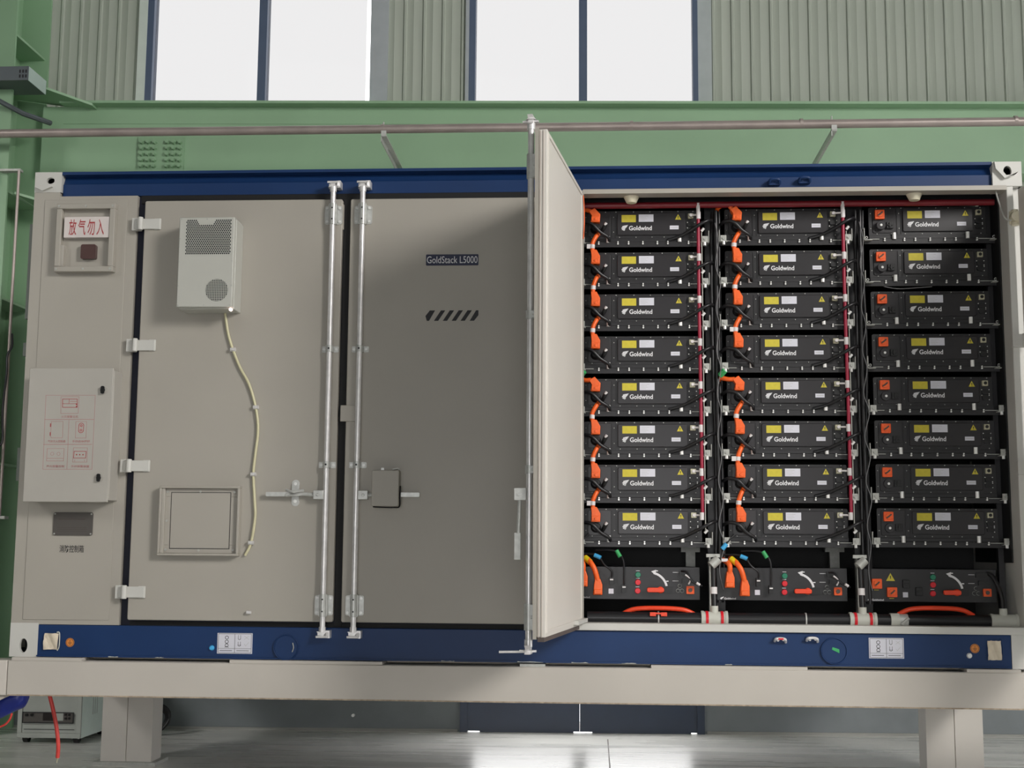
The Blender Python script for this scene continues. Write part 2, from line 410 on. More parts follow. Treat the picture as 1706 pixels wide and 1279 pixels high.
MB().add([(-1.20, 2.3, 4.32), (-.72, 2.62, 4.55-.33), (-.72, 2.76, 4.22), (-1.20, 2.76, 4.32),
          (-1.20, 2.3, 4.30), (-.72, 2.62, 4.20), (-.72, 2.76, 4.20), (-1.20, 2.76, 4.30)],
         [(0,1,2,3),(7,6,5,4),(0,4,5,1),(1,5,6,2),(2,6,7,3),(3,7,4,0)]).build('lower_haunch_plate', GREEN, colm)

# grey gas pipe in front of the beam
PY = 2.0
px0, pz0 = at(0, 220, PY); px1, pz1 = at(1706, 204, PY)
pz = (pz0+pz1)/2
pp = thing('overhead_pipe', (2.8, PY, pz), 'long weathered grey pipe running level above the container', 'pipe')
MB().cyl((-4, PY, pz+.005), (10, PY, pz-.012), .034, 20).build('pipe', PIPEG, pp)
for qx in (638, 1052, 1335, 1692):
    x, _ = at(qx, 210, PY); MB().cyl((x-.012, PY, pz), (x+.012, PY, pz), .0375, 20).build('coupling', PIPEG, pp)
for qx, qy in ((641, 222), (1388, 212)):
    x, _ = at(qx, qy, PY)
    yb = WY-.125+WM*x
    MB().box(x-.022, x+.022, PY-.045, yb, pz-.075, pz-.07+.005).box(x-.022, x-.016, PY-.045, yb, pz-.115, pz-.07).cyl((x-.01, PY, pz-.07), (x-.01, PY, pz+.055), .006).box(x-.02, x+.02, PY-.05, PY-.044, pz-.07, pz-.03).build('wall_bracket', ZINC, pp)

# cable tray at the left edge
t0x, t0z = at(48, 110, 2.0); t1x, t1z = at(48, 133, 2.0)
ct = thing('cable_tray', (t0x-.6, 2.0, t1z), 'grey steel cable tray with slots ending at the green column', 'cable tray')
MB().box(t0x-1.6, t0x, 2.0, 2.006, t1z, t0z).build('side_rail', TRAYM, ct)
MB().box(t0x-.006, t0x, 2.006, 2.34, t1z, t0z).build('end_plate', TRAYE, ct)
MB().box(t0x-1.6, t0x-.006, 2.006, 2.34, t1z, t1z+.006).build('tray_bottom', TRAYM, ct)
sl = MB()
for k in range(3):
    for j in range(2): sl.box(t0x-.075+.025*k, t0x-.063+.025*k, 1.997, 2.0, t1z+.02+.04*j, t1z+.045+.04*j)
sl.build('slots', INK, ct)
MB().tube([(t0x-.35, 2.05, t1z-.10), (t0x-.13, 2.22, t1z-.20), (at(84, 205, 2.5)[0], 2.5, at(84, 205, 2.5)[1])], .022, 8, sub=1).build('strut', TRAYM, ct)
MB().box(-1.95, -1.36, 2.02, 2.2, 4.52, 4.56).add([(-1.95,2.02,4.45),(-1.36,2.02,4.40),(-1.36,2.2,4.40),(-1.95,2.2,4.45),(-1.95,2.02,4.56),(-1.36,2.02,4.54),(-1.36,2.2,4.54),(-1.95,2.2,4.56)],
    [(0,3,2,1),(4,5,6,7),(0,1,5,4),(1,2,6,5),(2,3,7,6),(3,0,4,7)]).build('pipe_bracket', ZINC, colm)

# conduit and ropes on the column
cA = at(28, 283, 2.15); cB = at(3, 862, 2.15)
cx = (cA[0]+cB[0])/2
cnd = thing('conduit', (cx, 2.15, cB[1]), 'thin pinkish conduit running down the front of the green column', 'conduit')
MB().cyl((cx, 2.15, cB[1]), (cx, 2.15, cA[1]), .012, 10).build('tube', PIPEG, cnd)
MB().box(cx-.16, cx+.012, 2.14, 2.2, cA[1]-.01, cA[1]+.008).build('top_clip', BRACK, cnd)
MB().box(cx-.03, cx+.05, 2.13, 2.2, cB[1]-.01, cB[1]+.012).build('bottom_clip', BRACK, cnd)
ra = at(20, 560, 2.12); rb = at(8, 765, 2.12)
MB().tube([(ra[0], 2.12, ra[1]+.02), (ra[0]+.01, 2.11, ra[1]-.08), (ra[0]-.02, 2.1, ra[1]-.16), (cx+.01, 2.11, ra[1]-.3), (cx-.0, 2.1, (ra[1]+rb[1])/2-.1), (cx+.012, 2.1, rb[1]+.15), (cx-.02, 2.1, rb[1]+.08), (cx-.01, 2.1, rb[1]-.03)], .009, 8).build('rope', RUB, cnd)

# ============================================================ SUPPORT FRAME
Z0 = 0.80; HC = 2.986; LX = 6.058
fr = thing('support_frame', (3.0, .1, 0), 'cream painted steel frame of one long beam on grey legs carrying the container', 'steel frame')
fb = MB().box(0.02, 8.0, -.06, .14, .579, .783)
fb.build('front_beam', BEAMW, fr, bevel=.006)
MB().box(0.03, 8.0, -.061, -.03, .5775, .5855).build('beam_bottom_edge', RUST, fr)
plabel(fr.children[-1], 'rusty lower edge of the beam')
MB().add([(0.018, -.06, .579), (0.018, .14, .579), (0.018, .14, .783), (0.018, -.06, .783), (-1.2, -.42, .579), (-1.2, -.22, .579), (-1.2, -.22, .783), (-1.2, -.42, .783)],
         [(0,3,2,1),(4,5,6,7),(0,1,5,4),(1,2,6,5),(2,3,7,6),(3,0,4,7)]).build('corner_beam', BEAMW, fr, bevel=.006)
for a, b_ in ((20, 136), (383, 637), (1085, 1345), (1610, 1700)):
    MB().box(at(a, 1100, -.05)[0], at(b_, 1100, -.05)[0], -.055, .13, .783, .80).build('shim_plate', BEAMW, fr)
MB().box(at(866, 1100, -.05)[0], at(908, 1100, -.05)[0], -.05, .1, .783, .797).build('shim_plate', BRACK, fr)
MB().box(.05, 6.2, 1.1, 1.34, .58, .80).build('middle_beam', BEAMW, fr)
for x in (.1, 3.0, 5.8): MB().box(x, x+.2, .14, 1.1, .59, .79).build('cross_beam', BEAMW, fr)
for xa, xb in ((.165, .515), (5.665, 6.03)):
    lg = MB().box(xa, (xa+xb)/2-.003, 1.13, 1.33, .02, .58).box((xa+xb)/2+.003, xb, 1.13, 1.33, .02, .58).box(xa+.01, xb-.01, 1.14, 1.32, .02, .58)
    l_ = lg.build('leg', LEGW, fr)
    MB().box(xa-.04, xb+.04, 1.09, 1.37, 0.0, .02).build('base_plate', BRACK, l_)
dxa, dza = at(0, 1178, -.3)
MB().add([(-.02, -.02, .579), (.03, -.02, .579), (.03, .02, .579), (-.02, .02, .579), (-.75, -.52, .30), (-.60, -.52, .22), (-.60, -.45, .22), (-.75, -.45, .30)],
         [(0,1,2,3),(7,6,5,4),(0,4,5,1),(1,5,6,2),(2,6,7,3),(3,7,4,0)]).build('diagonal_brace', BEAMW, fr)

# ============================================================ CONTAINER
K = thing('battery_container', (3.03, 0, Z0), 'white shipping container with navy blue rails and two doors shut, battery racks showing at right', 'container')
ZTOP = Z0+HC
OX0, OX1 = 3.44, 5.964      # opening
OZ0, OZ1 = 1.035, 3.612
# shell
MB().box(.03, 6.03, .10, 2.42, ZTOP-.06, ZTOP-.02).build('roof', WHITE, K)
MB().box(.02, .05, .05, 2.42, Z0+.05, ZTOP-.03).build('side_wall', WHITE, K)
MB().box(5.968, 6.0, .02, 2.42, Z0+.19, ZTOP-.16).build('side_wall', POSTW, K)
MB().box(.03, 6.03, 2.40, 2.43, Z0+.05, ZTOP-.03).build('rear_wall', WHITE, K)
MB().box(.03, 6.03, .02, 2.40, Z0+.10, Z0+.19).build('floor_pan', VOID, K)
MB().box(OX0-.03, 5.968, .10, 2.3, ZTOP-.10, ZTOP-.07).build('compartment_ceiling', VOID, K)
MB().box(OX0-.03, 5.968, .98, 1.0, Z0+.19, ZTOP-.1).build('compartment_back', VOID, K)
MB().box(OX0-.05, OX0-.03, .06, 1.0, Z0+.19, ZTOP-.1).build('partition', VOID, K)
# top and bottom rails
rz = 3.636
MB().profx([(.02, rz), (.10, rz), (.10, ZTOP), (-.004, ZTOP), (-.004, ZTOP-.018), (.05, ZTOP-.024), (.028, ZTOP-.07), (.02, ZTOP-.075)][::-1], .175, 5.885).build('top_rail', BLUE, K)
MB().profx([(-.002, .806), (.10, .806), (.10, .99), (-.002, .99)][::-1], .165, 5.885).build('bottom_rail', BLUE, K, bevel=.004)
MB().box(.17, 5.88, -.012, .05, .803, .812).build('bottom_rail_lip', BLUE, K)
for a, b_ in ((258, 272), (735, 757), (862, 905), (952, 980), (1036, 1060), (1208, 1220), (180, 196)):
    xa = at(a, 1104, -.012)[0]; xb = at(b_, 1104, -.012)[0]
    MB().prism([(xa, .8045), (xb, .8045)]+[(xb-(xb-xa)*k/6, .8045+random.uniform(.001, .006)) for k in range(7)], -.0135, -.012).build('paint_chip', TEE, K)
# dark frame behind the shut doors
MB().box(.655, OX0-.01, .035, .10, .985, rz+.02).build('door_frame', NAVY, K)
MB().box(.72, 3.3, .02, .036, .99, 1.015).box(.68, 3.3, .022, .036, 3.585, 3.64).box(1.962, 2.005, .01, .036, 1.0, 3.6).build('door_seal', SEAL, K)
MB().box(3.255, OX0, -.004, .10, 1.0, rz).build('centre_post', POSTW, K, bevel=.004)
# opening frame
fo = MB().box(OX0-.006, OX1+.002, -.008, .09, OZ1, OZ1+.028).box(OX0-.006, OX0+.0, -.008, .06, OZ0, OZ1)
fo.build('opening_frame', WHITE, K)
MB().box(OX0-.10, OX1+.01, -.02, .10, .992, OZ0).build('door_sill', POSTW, K, bevel=.004)
# corner posts
MB().box(.0, .165, .0, .16, .99, ZTOP-.131).build('corner_post', WHITE, K, bevel=.006)
MB().box(5.964, 6.004, -.004, .15, .99, ZTOP-.151).box(6.004, 6.055, .05, .15, .99, ZTOP-.151).build('corner_post', POSTW, K, bevel=.005)
# corner castings with oval holes
def casting(x0, x1, z0, z1, hx, hz, rx, rz_, plate=False):
    mb = MB().plate(x0, x1, z0, z1, -.004, .02, hx, hz, rx, rz_)
    mb.box(x0, x0+.012, .02, .17, z0, z1).box(x1-.012, x1, .02, .17, z0, z1).box(x0, x1, .02, .17, z1-.012, z1).box(x0, x1, .02, .17, z0, z0+.012).box(x0, x1, .15, .17, z0, z1)
    c_ = mb.build('corner_casting', POSTW, K)
    MB().box(x0+.012, x1-.012, .10, .15, z0+.012, z1-.012).build('casting_void', VOID, c_)
    return c_
casting(0, .172, Z0, Z0+.20, .085, Z0+.066, .025, .042)
casting(5.886, 6.058, Z0, Z0+.20, 6.058-.055, Z0+.10, .03, .042)
c1 = casting(0, .172, ZTOP-.13, ZTOP, .10, ZTOP-.055, .026, .020)
c2 = casting(5.886, 6.058, ZTOP-.15, ZTOP, 5.975, ZTOP-.06, .024, .034)
MB().prism([(5.892, ZTOP-.004), (5.96, ZTOP-.090), (6.015, ZTOP-.085), (6.03, ZTOP-.07), (5.99, ZTOP-.098), (5.95, ZTOP-.108), (5.90, ZTOP-.05)][::-1], -.03, -.004).build('gusset', POSTW, c2)
MB().prism([(.01, ZTOP-.10), (.07, ZTOP-.085), (.12, ZTOP-.10), (.06, ZTOP-.125)][::-1], -.03, -.004).build('gusset', POSTW, c1)
# left fire-control panel wall
lp = MB().box(.165, .662, -.002, .05, .992, 3.630).box(.0, .165, -.002, .0, .96, ZTOP-.12)
LPN = lp.build('left_panel', WHITE, K, bevel=.003)
MB().box(.072, .60, -.006, -.002, 1.02, 3.606).build('access_panel', WHITE, K, bevel=.002)
for za, zb in ((at(50, 372)[1], at(50, 530)[1]), (at(44, 570)[1], at(44, 592)[1]), (at(44, 745)[1], at(44, 800)[1])):
    MB().box(-.028, .0, .02, .10, zb, za).build('side_bracket', mat('side_bracket_grey', (112, 118, 112), .5), K)

# ---------------- doors
D1 = (.718, 1.958); D2 = (2.008, 3.25); DZ0, DZ1 = 1.024, 3.590
def shut_door(x0, x1):
    mb = MB().rrect(x0, x1, DZ0, DZ1, -.022, .02, .012)
    return mb.build('door', WHITE, K, bevel=.005)
d1 = shut_door(*D1); d2 = shut_door(*D2)
YF = -.022
def frame_hinge(px, py):
    x, z = at(px, py, -.03)
    h = MB().rrect(x-.085, x+.075, z-.033, z+.033, -.036, YF, .006).cyl((x-.045, -.045, z-.04), (x-.045, -.045, z+.04), .017, 16)
    h.box(x-.105, x-.045, -.03, -.002, z-.04, z+.04)
    h.rrect(x+.035, x+.08, z-.036, z+.036, -.032, YF, .006)
    return h
for py, px in ((373, 247), (575, 238), (776, 228), (986, 220)):
    frame_hinge(px, py).build('hinge', POSTW, d1, bevel=.003)
# rounded notch plates on the closed doors' meeting edges
x, z0_ = at(575, 702, -.03); z1_ = at(575, 675, -.03)[1]
MB().box(at(567, 690, -.03)[0], at(593, 690, -.03)[0], -.036, YF, z0_, z1_).build('stop_plate', WHITE, d2, bevel=.003)
MB().rrect(D1[1]-.02, D1[1]+.008, 3.40, 3.56, -.015, .0, .006).build('edge_tab', WHITE, d1)

# text plates on door two
gx0, gz1 = at(710, 424, YF); gx1, gz0 = at(797, 442, YF)
sg = MB().rrect(gx0, gx1, gz0, gz1, YF-.003, YF, .006)
sgo = sg.build('name_sign', SIGNBLUE, d2)
MB().text('GoldStack L5000', gx0+.006, gz0+.014, gx1-gx0-.012, gz1-gz0-.026, YF-.003, bold=.0).build('sign_text', LOGO, d2)
gx0, gz1 = at(709, 517, YF); gx1, gz0 = at(797, 534, YF)
hz = MB(); W6 = (gx1-gx0); st = W6/6.15; sl_ = .042
for k in range(6):
    a = gx0+k*st*1.03
    poly = [(a-.002, gz0), (a+.024, gz0), (a+.024+sl_, gz1), (a-.002+sl_, gz1)]
    if k == 0: poly = [(a, gz0+.03), (a+.008, gz0), (a+.022, gz0), (a+.024+sl_-.008, gz1), (a+.026, gz1)]
    if k == 5: poly = [(a, gz0), (a+.026, gz0), (gx1, gz1-.03), (gx1, gz1), (a+sl_-.004, gz1)]
    hz.prism(poly, YF-.0012, YF)
hz.build('hazard_stripes', INK, d2)

# ---------------- locking bars
def lock_bar(x, ztop, zbot, yd, flip=1, name='locking_bar'):
    y = yd-.034
    o = MB().cyl((x, y, zbot+.03), (x, y, ztop-.03), .0165, 18).build(name, CHROME, K)
    for z, s_ in ((ztop, 1), (zbot, -1)):      # cam ends gripping their keepers
        cm = MB().cyl((x, y, z-.045*s_), (x, y, z-.015*s_), .021, 14)
        cm.prism([(x-.028, z-.018), (x+.028, z-.018), (x+.012, z), (x+.032, z+.018), (x-.032, z+.018), (x-.012, z)], y-.014, y+.012)
        cm.cyl((x-.034, y-.018, z+.012*s_), (x+.034, y-.018, z+.012*s_), .007, 8)
        cm.build('cam', CHROME, o)
        MB().box(x+flip*.018, x+flip*.045, y-.005, yd+.03, z-.02, z+.024).cyl((x+flip*.03, y-.012, z-.012), (x+flip*.03, y-.012, z+.012), .008, 8).box(x-.035, x+.035, yd+.0, yd+.03, z-.016, z+.016).build('cam_keeper', CHROME, o)
    return o, y
def guide_big(o, x, y, yd, z):
    g = MB().rrect(x-.055, x+.055, z-.058, z+.058, yd-.006, yd, .012).rrect(x-.026, x+.026, z-.062, z+.062, y-.006, yd-.004, .004)
    g.cyl((x, y, z-.066), (x, y, z+.066), .0225, 18).cyl((x, y-.021, z+.035), (x, y-.024, z+.035), .005, 8, 1).cyl((x, y-.021, z-.035), (x, y-.024, z-.035), .005, 8, 1)
    for sx in (-.040, .040):
        for sz in (-.042, .042): g.cyl((x+sx, yd-.006, z+sz), (x+sx, yd-.014, z+sz), .009, 6, 2)
    g.build('bar_guide', [ZINC, INK, BOLT], o)
def guide_small(o, x, y, yd, z):
    g = MB().rrect(x-.052, x+.052, z-.018, z+.018, yd-.005, yd, .005).cyl((x, y, z-.020), (x, y, z+.020), .0225, 18).box(x-.022, x+.022, y, yd-.004, z-.018, z+.018)
    for sx in (-.038, .038): g.cyl((x+sx, yd-.005, z), (x+sx, yd-.012, z), .009, 6, 2)
    g.cyl((x, y-.021, z), (x, y-.024, z), .006, 8, 1)
    g.build('bar_guide', [ZINC, INK, BOLT], o)
zt_, zb_ = 3.672, at(540, 1057, -.056)[1]
xb1 = (at(555, 330, -.056)[0]+at(537, 1040, -.056)[0])/2; xb2 = (at(605, 330, -.056)[0]+at(588, 1040, -.056)[0])/2
GZ = [at(550, 357, -.05)[1], at(545, 581, -.05)[1], at(541, 774, -.05)[1], at(538, 1008, -.05)[1]]
bars = []
for xb, fl in ((xb1, 1), (xb2, 1)):
    o, y = lock_bar(xb, zt_, zb_, YF, fl); bars.append(o)
    guide_big(o, xb, y, YF, GZ[0]); guide_small(o, xb, y, YF, GZ[1]); guide_small(o, xb, y, YF, GZ[2]); guide_big(o, xb, y, YF, GZ[3])
HZ = at(530, 824, -.06)[1]
def handle(o, x, y, dirn, hub_m, L=.36, keeper=True):
    MB().box(x+dirn*.012, x+dirn*.072, y-.020, y+.014, HZ-.027, HZ+.027).cyl((x+dirn*.045, y-.02, HZ), (x+dirn*.045, y-.026, HZ), .009, 8).build('handle_hub', ZINC, o, bevel=.003)
    a = x+dirn*.07
    MB().tube([(a, y, HZ), (a+dirn*.08, y+.004, HZ+.005), (a+dirn*.17, y-.004, HZ-.001)], .012, 8, sub=3).rrect(min(a+dirn*.15, a+dirn*(L-.06)), max(a+dirn*.15, a+dirn*(L-.06)), HZ-.010, HZ+.016, y-.008, y+.006, .005).build('handle', ZINC, o)
handle(bars[0], xb1, -.056, -1, ZINC, L=.35)
kx, kz = at(492, 820, -.03)
MB().cyl((kx, YF-.003, kz+.052), (kx, YF, kz+.052), .024, 18).cyl((kx, YF-.003, kz-.058), (kx, YF, kz-.058), .024, 18).box(kx-.022, kx+.022, YF-.008, YF, kz-.055, kz+.05).cyl((kx, YF, kz+.052), (kx, YF-.012, kz+.052), .010, 8, 1).cyl((kx, YF, kz-.052), (kx, YF-.012, kz-.052), .010, 8, 1)\
    .tube([(kx-.05, -.06, kz+.014), (kx-.015, -.075, kz+.004), (kx, -.078, kz), (kx+.015, -.075, kz+.004), (kx+.06, -.065, kz+.012)], .008, 8)\
    .tube([(kx-.06, -.055, kz-.012), (kx, -.07, kz-.02), (kx+.05, -.055, kz-.01)], .007, 8).build('handle_catch', [ZINC, BOLT], bars[0])
# second bar: handle under a padlock cover
handle(bars[1], xb2, -.056, 1, ZINC, L=.37)
bx0, bz1 = at(620, 783, -.09); bx1, bz0 = at(664, 843, -.09)
cv = MB().rrect(bx0, bx1, bz0, bz1, -.098, YF, .008).build('padlock_cover', WHITE, bars[1], bevel=.003)
MB().tube([(bx0+.01, -.09, bz0-.004), (bx0+.05, -.092, bz0-.006), (bx1-.03, -.092, bz0-.007), (bx1+.004, -.085, bz0+.0), (bx1+.004, -.08, bz0+.06), (bx1+.005, -.07, bz0+.12)], .004, 8).build('cover_seal', SEAL, bars[1])
MB().box(bx0+.045, bx0+.062, -.035, YF, bz1+.004, bz1+.018).tube([(bx1-.05, -.03, bz1+.008), (bx1-.02, -.03, bz1+.014), (bx1-.005, -.03, bz1+.008)], .005, 6).build('cover_screw', BOLT, bars[1])

# ---------------- open door three (hinged at the centre post, standing a little past square)
AN = .142; HX, HY = 3.430, -.012; DW = 1.205
ux, uy = -math.sin(AN), -math.cos(AN)              # along the door from hinge to free edge
nx, ny = -math.cos(AN), math.sin(AN)               # outwards (its outer face looks left)
R3 = Matrix(((ux, nx, 0, HX), (uy, ny, 0, HY), (0, 0, 1, 0), (0, 0, 0, 1)))  # local: x along, y outward, z up
d3 = MB(R3).box(0, DW, .0, .045, DZ0, 3.628).build('open_door', INNER, K, bevel=.004); plabel(d3, 'door standing open beside the battery racks')
MB(R3).box(-.0, DW+.006, .045, .064, DZ0-.01, 3.636).build('outer_skin', WHITE, d3)
MB(R3).ring(.02, DW-.02, DZ0+.02, 3.61, .016, -.006, .0).build('inner_gasket', INNER, d3)
MB(R3).box(DW, DW+.004, .018, .022, DZ0, 3.62).box(DW, DW+.004, .034, .038, DZ0, 3.62).build('edge_rim', mat('beige_rim', (176, 166, 158), .5), d3)
MB(R3).box(.06, DW, .006, .04, DZ0-.022, DZ0).build('bottom_gasket', GASK, d3)
MB(R3).box(-.03, .32, -.03, -.0, 1.040, 1.062).build('hinge', POSTW, d3)
MB(R3).tube([(.0, -.008, 3.60), (-.008, -.012, 3.5), (-.006, -.012, 3.42), (.0, -.008, 3.33)], .003, 8).build('seal_strip', ORANGE, d3)
xr = DW-.065; yo = .064+.034
o3 = MB(R3).cyl((xr, yo, DZ0-.07), (xr, yo, 3.70), .0165, 18).build('locking_bar', CHROME, K)
for z, s_ in ((3.70, 1), (DZ0-.065, -1)):
    MB(R3).cyl((xr, yo, z-.05*s_), (xr, yo, z-.015*s_), .021, 14).prism([(xr-.036, z-.022), (xr+.036, z-.022), (xr+.014, z), (xr+.040, z+.022), (xr-.040, z+.022), (xr-.014, z)][::-1], yo-.014, yo+.014)\
        .cyl((xr, yo, z+.002*s_), (xr, yo, z+.020*s_), .030, 10, rb=.014).box(xr-.008, xr+.008, yo-.040, yo+.045, z-.012, z-.002).build('cam', CHROME, o3)
MB(R3).cyl((xr, yo, DZ0-.075), (xr, yo+.15, DZ0-.080), .006, 8).build('cam_pin', CHROME, o3)
for z in (3.45, 2.66, 1.12, 1.86):
    big = z in (3.45, 1.12)
    h_ = .062 if big else .018
    MB(R3).box(xr-.052, xr+.052, .064, .070, z-h_, z+h_).cyl((xr, yo, z-h_-.004), (xr, yo, z+h_+.004), .023, 18).box(xr-.022, xr+.022, .068, yo, z-h_, z+h_)\
        .cyl((xr-.04, .07, z), (xr-.04, .078, z), .009, 6).cyl((xr+.04, .07, z), (xr+.04, .078, z), .009, 6).build('bar_guide', ZINC, o3)
hz3 = 1.735
MB(R3).box(xr-.028, xr+.028, yo+.012, yo+.072, hz3-.03, hz3+.03).cyl((xr+.028, yo+.045, hz3), (xr+.034, yo+.045, hz3), .009, 8).build('handle_hub', ZINC, o3)
MB(R3).tube([(xr, yo+.05, hz3-.03), (xr+.003, yo+.052, hz3-.12), (xr, yo+.056, hz3-.20)], .010, 8).box(xr-.008, xr+.008, yo+.042, yo+.074, hz3-.33, hz3-.195).build('handle', ZINC, o3)

# open door four, folded out to the right
A4 = math.radians(97)
c4, s4 = -math.cos(A4), -math.sin(A4)
R4 = Matrix(((c4, -s4, 0, 6.055), (s4, c4, 0, -.03), (0, 0, 1, 0), (0, 0, 0, 1)))
d4 = MB(R4).box(.02, 1.2, -.045, .0, DZ0, 3.60).build('open_door', INNER, K, bevel=.004); plabel(d4, 'door folded out at the right edge')
MB(R4).box(.02, 1.2, -.0, .018, DZ0, 3.60).build('outer_skin', WHITE, d4)
for py in (567, 779, 1000):
    x, z = at(1702, py, -.03)
    MB().rrect(5.955, 6.06, z-.038, z+.038, -.035, .0, .006).cyl((6.03, -.04, z-.04), (6.03, -.04, z+.04), .018).build('hinge', POSTW, d4)
x, z = at(1692, 361, -.03)
gl = thing('cable_gland', (x, -.03, z), 'pale round cable gland on the right post at the top right', 'cable fitting')
MB().cyl((x, .0, z), (x, -.055, z), .032, 12).cyl((x, -.02, z+.03), (x, -.02, z+.045), .02).cyl((x, -.02, z-.03), (x, -.02, z-.05), .024).box(x-.03, x+.03, -.01, 0, z-.04, z+.04).build('gland_body', SENS, gl, bevel=.003)
MB().tube([(x+.02, -.035, z), (x+.08, -.04, z+.01), (x+.2, -.06, z+.04)], .010, 8).build('cable', SENS, gl)
MB().tube([(x-.02, -.02, z-.02), (x-.06, -.015, z+.0), (x-.085, .0, z+.1), (x-.09, .03, z+.17)], .005, 8).build('thin_wire', BRACK, gl)

# ---------------- things on the rails
def sticker_ground(px, py):
    x, z = at(px, py, 0)
    o = tag(MB().cyl((x, .0, z), (x, -.004, z), .026, 28).build('ground_sticker', STICK), 'round orange earth symbol sticker on the blue bottom rail, %s' % ('near its left end' if px < 800 else 'near its right end'), 'sticker', 'earth stickers')
    s = MB().line([(x, z+.014), (x, z-.002)], .002, -.004).line([(x-.011, z-.002), (x+.011, z-.002)], .002, -.004).line([(x-.007, z-.007), (x+.007, z-.007)], .002, -.004).line([(x-.003, z-.012), (x+.003, z-.012)], .002, -.004).circ(x, z, .021, .023, -.004)
    t = s.build('earth_symbol', INK, root=o.location); t.parent = o; t.location = (0, 0, 0)
sticker_ground(117, 1070); sticker_ground(1624, 1080)
def lift_label(p):
    x0, z1 = at(p[0], p[1]); x1, z0 = at(p[2], p[3])
    o = tag(MB().box(x0, x1, -.005, -.001, z0, z1).build('lifting_label', LABEL), 'white lifting instruction label with hook drawings, %s' % ('left of the middle on the bottom rail' if p[0] < 800 else 'right end of the bottom rail'), 'label', 'lifting labels')
    y = -.005; W_ = x1-x0; H_ = z1-z0
    X = lambda u: x0+u*W_
    Z = lambda v: z0+v*H_
    m = MB()
    m.line([(X(.03), Z(.04)), (X(.97), Z(.04)), (X(.97), Z(.96)), (X(.03), Z(.96)), (X(.03), Z(.04))], .002, y)
    m.line([(X(.5), Z(.04)), (X(.5), Z(.96))], .002, y); m.line([(X(.03), Z(.25)), (X(.97), Z(.25))], .0016, y)
    for v in (.78, .58, .40): m.circ(X(.27), Z(v), .008, .011, y)
    m.line([(X(.22), Z(.30)), (X(.27), Z(.36)), (X(.32), Z(.30))], .002, y)
    for v in (.78, .46):
        m.circ(X(.63), Z(v)-.004, .006, .0085, y, a0=180, a1=360); m.line([(X(.63)-.007, Z(v)-.004), (X(.63)-.007, Z(v)+.014)], .002, y); m.line([(X(.63)+.007, Z(v)-.004), (X(.63)+.007, Z(v)+.014)], .002, y)
    m.line([(X(.58), Z(.42)), (X(.68), Z(.42))], .0015, y)
    m.line([(X(.08), Z(.145)), (X(.42), Z(.145))], .003, y); m.line([(X(.56), Z(.145)), (X(.9), Z(.145))], .003, y)
    t = m.build('printed_diagram', INK, root=o.location); t.parent = o; t.location = (0, 0, 0)
    r_ = MB().line([(X(.77), Z(.7)), (X(.9), Z(.86))], .0014, y).line([(X(.77), Z(.86)), (X(.9), Z(.7))], .0014, y).line([(X(.77), Z(.48)), (X(.81), Z(.38)), (X(.9), Z(.56))], .0014, y)
    t = r_.build('printed_marks', BRACK, root=o.location); t.parent = o; t.location = (0, 0, 0)
lift_label((363, 1054, 420, 1089)); lift_label((1447, 1062, 1506, 1097))
for px, py, mt, lb in ((353, 1079, BLUET, 'small pale blue round stud beside the left lifting label'), (1615, 1092, BOLT, 'small white round stud below the right earth sticker')):
    x, z = at(px, py); tag(MB().cyl((x, 0, z), (x, -.014, z), .017, 16, rb=.012).build('round_stud', mt, bevel=.002), lb, 'stud')
for px, py, lb in ((477, 1078, 'flush round blue cover plate on the bottom rail below the left doors'), (1389, 1084, 'round blue cover plate with green tape on the bottom rail')):
    x, z = at(px, py)
    o = thing('round_cover_plate', (x, 0, z), lb, 'cover plate')
    MB().cyl((x, .0, z), (x, -.010, z), .070, 36).circ(x, z, .070, .076, -.002, th=.012, n=36).build('plate', BLUE, o, bevel=.002)
    if px > 1000: MB().add([(x-.012, -.012, z+.008), (x+.030, -.012, z-.012), (x+.030, -.012, z+.010), (x-.008, -.012, z+.022), (x-.012, -.010, z+.008), (x+.030, -.010, z-.012), (x+.030, -.010, z+.010), (x-.008, -.010, z+.022)], [(0,1,2,3),(0,4,5,1),(1,5,6,2),(2,6,7,3),(3,7,4,0)]).build('tape', GREENT, o)
    else: MB().tube([(x+.04, -.013, z+.028), (x+.046, -.013, z), (x+.038, -.013, z-.026)], .003, 6).build('scratch', BRACK, o)
for px, py, w_, h_, lb in ((86, 1068, 22, 27, 'crumpled pale paper pad taped to the left end of the bottom rail'), (1656, 1083, 24, 32, 'pale paper pad taped to the right end of the bottom rail')):
    x0, z1 = at(px-w_/2, py-h_/2); x1, z0 = at(px+w_/2, py+h_/2)
    o = thing('taped_pad', ((x0+x1)/2, 0, z0), lb, 'pad')
    nn = 8; vs = []; fs = []
    for j in range(nn+1):
        for i in range(nn+1):
            vs.append((x0+(x1-x0)*i/nn+random.uniform(-.0015, .0015), -.012-.006*math.sin(i*.9+j*.5)-random.uniform(0, .002), z0+(z1-z0)*j/nn+random.uniform(-.0015, .0015)))
    fs = [(j*(nn+1)+i, j*(nn+1)+i+1, (j+1)*(nn+1)+i+1, (j+1)*(nn+1)+i) for j in range(nn) for i in range(nn)]
    MB().add(vs, fs).box(x0+.006, x1-.006, -.010, .0, z0+.006, z1-.006).build('paper', PALE, o)
    MB().tube([(x1-.01, -.008, z1+.006), (x1+.006, -.008, z1-.0), (x1+.007, -.008, z0+.02), (x1-.004, -.008, z0-.006)], .0035, 6).build('tape_edge', TEE if px < 800 else BLUE, o)
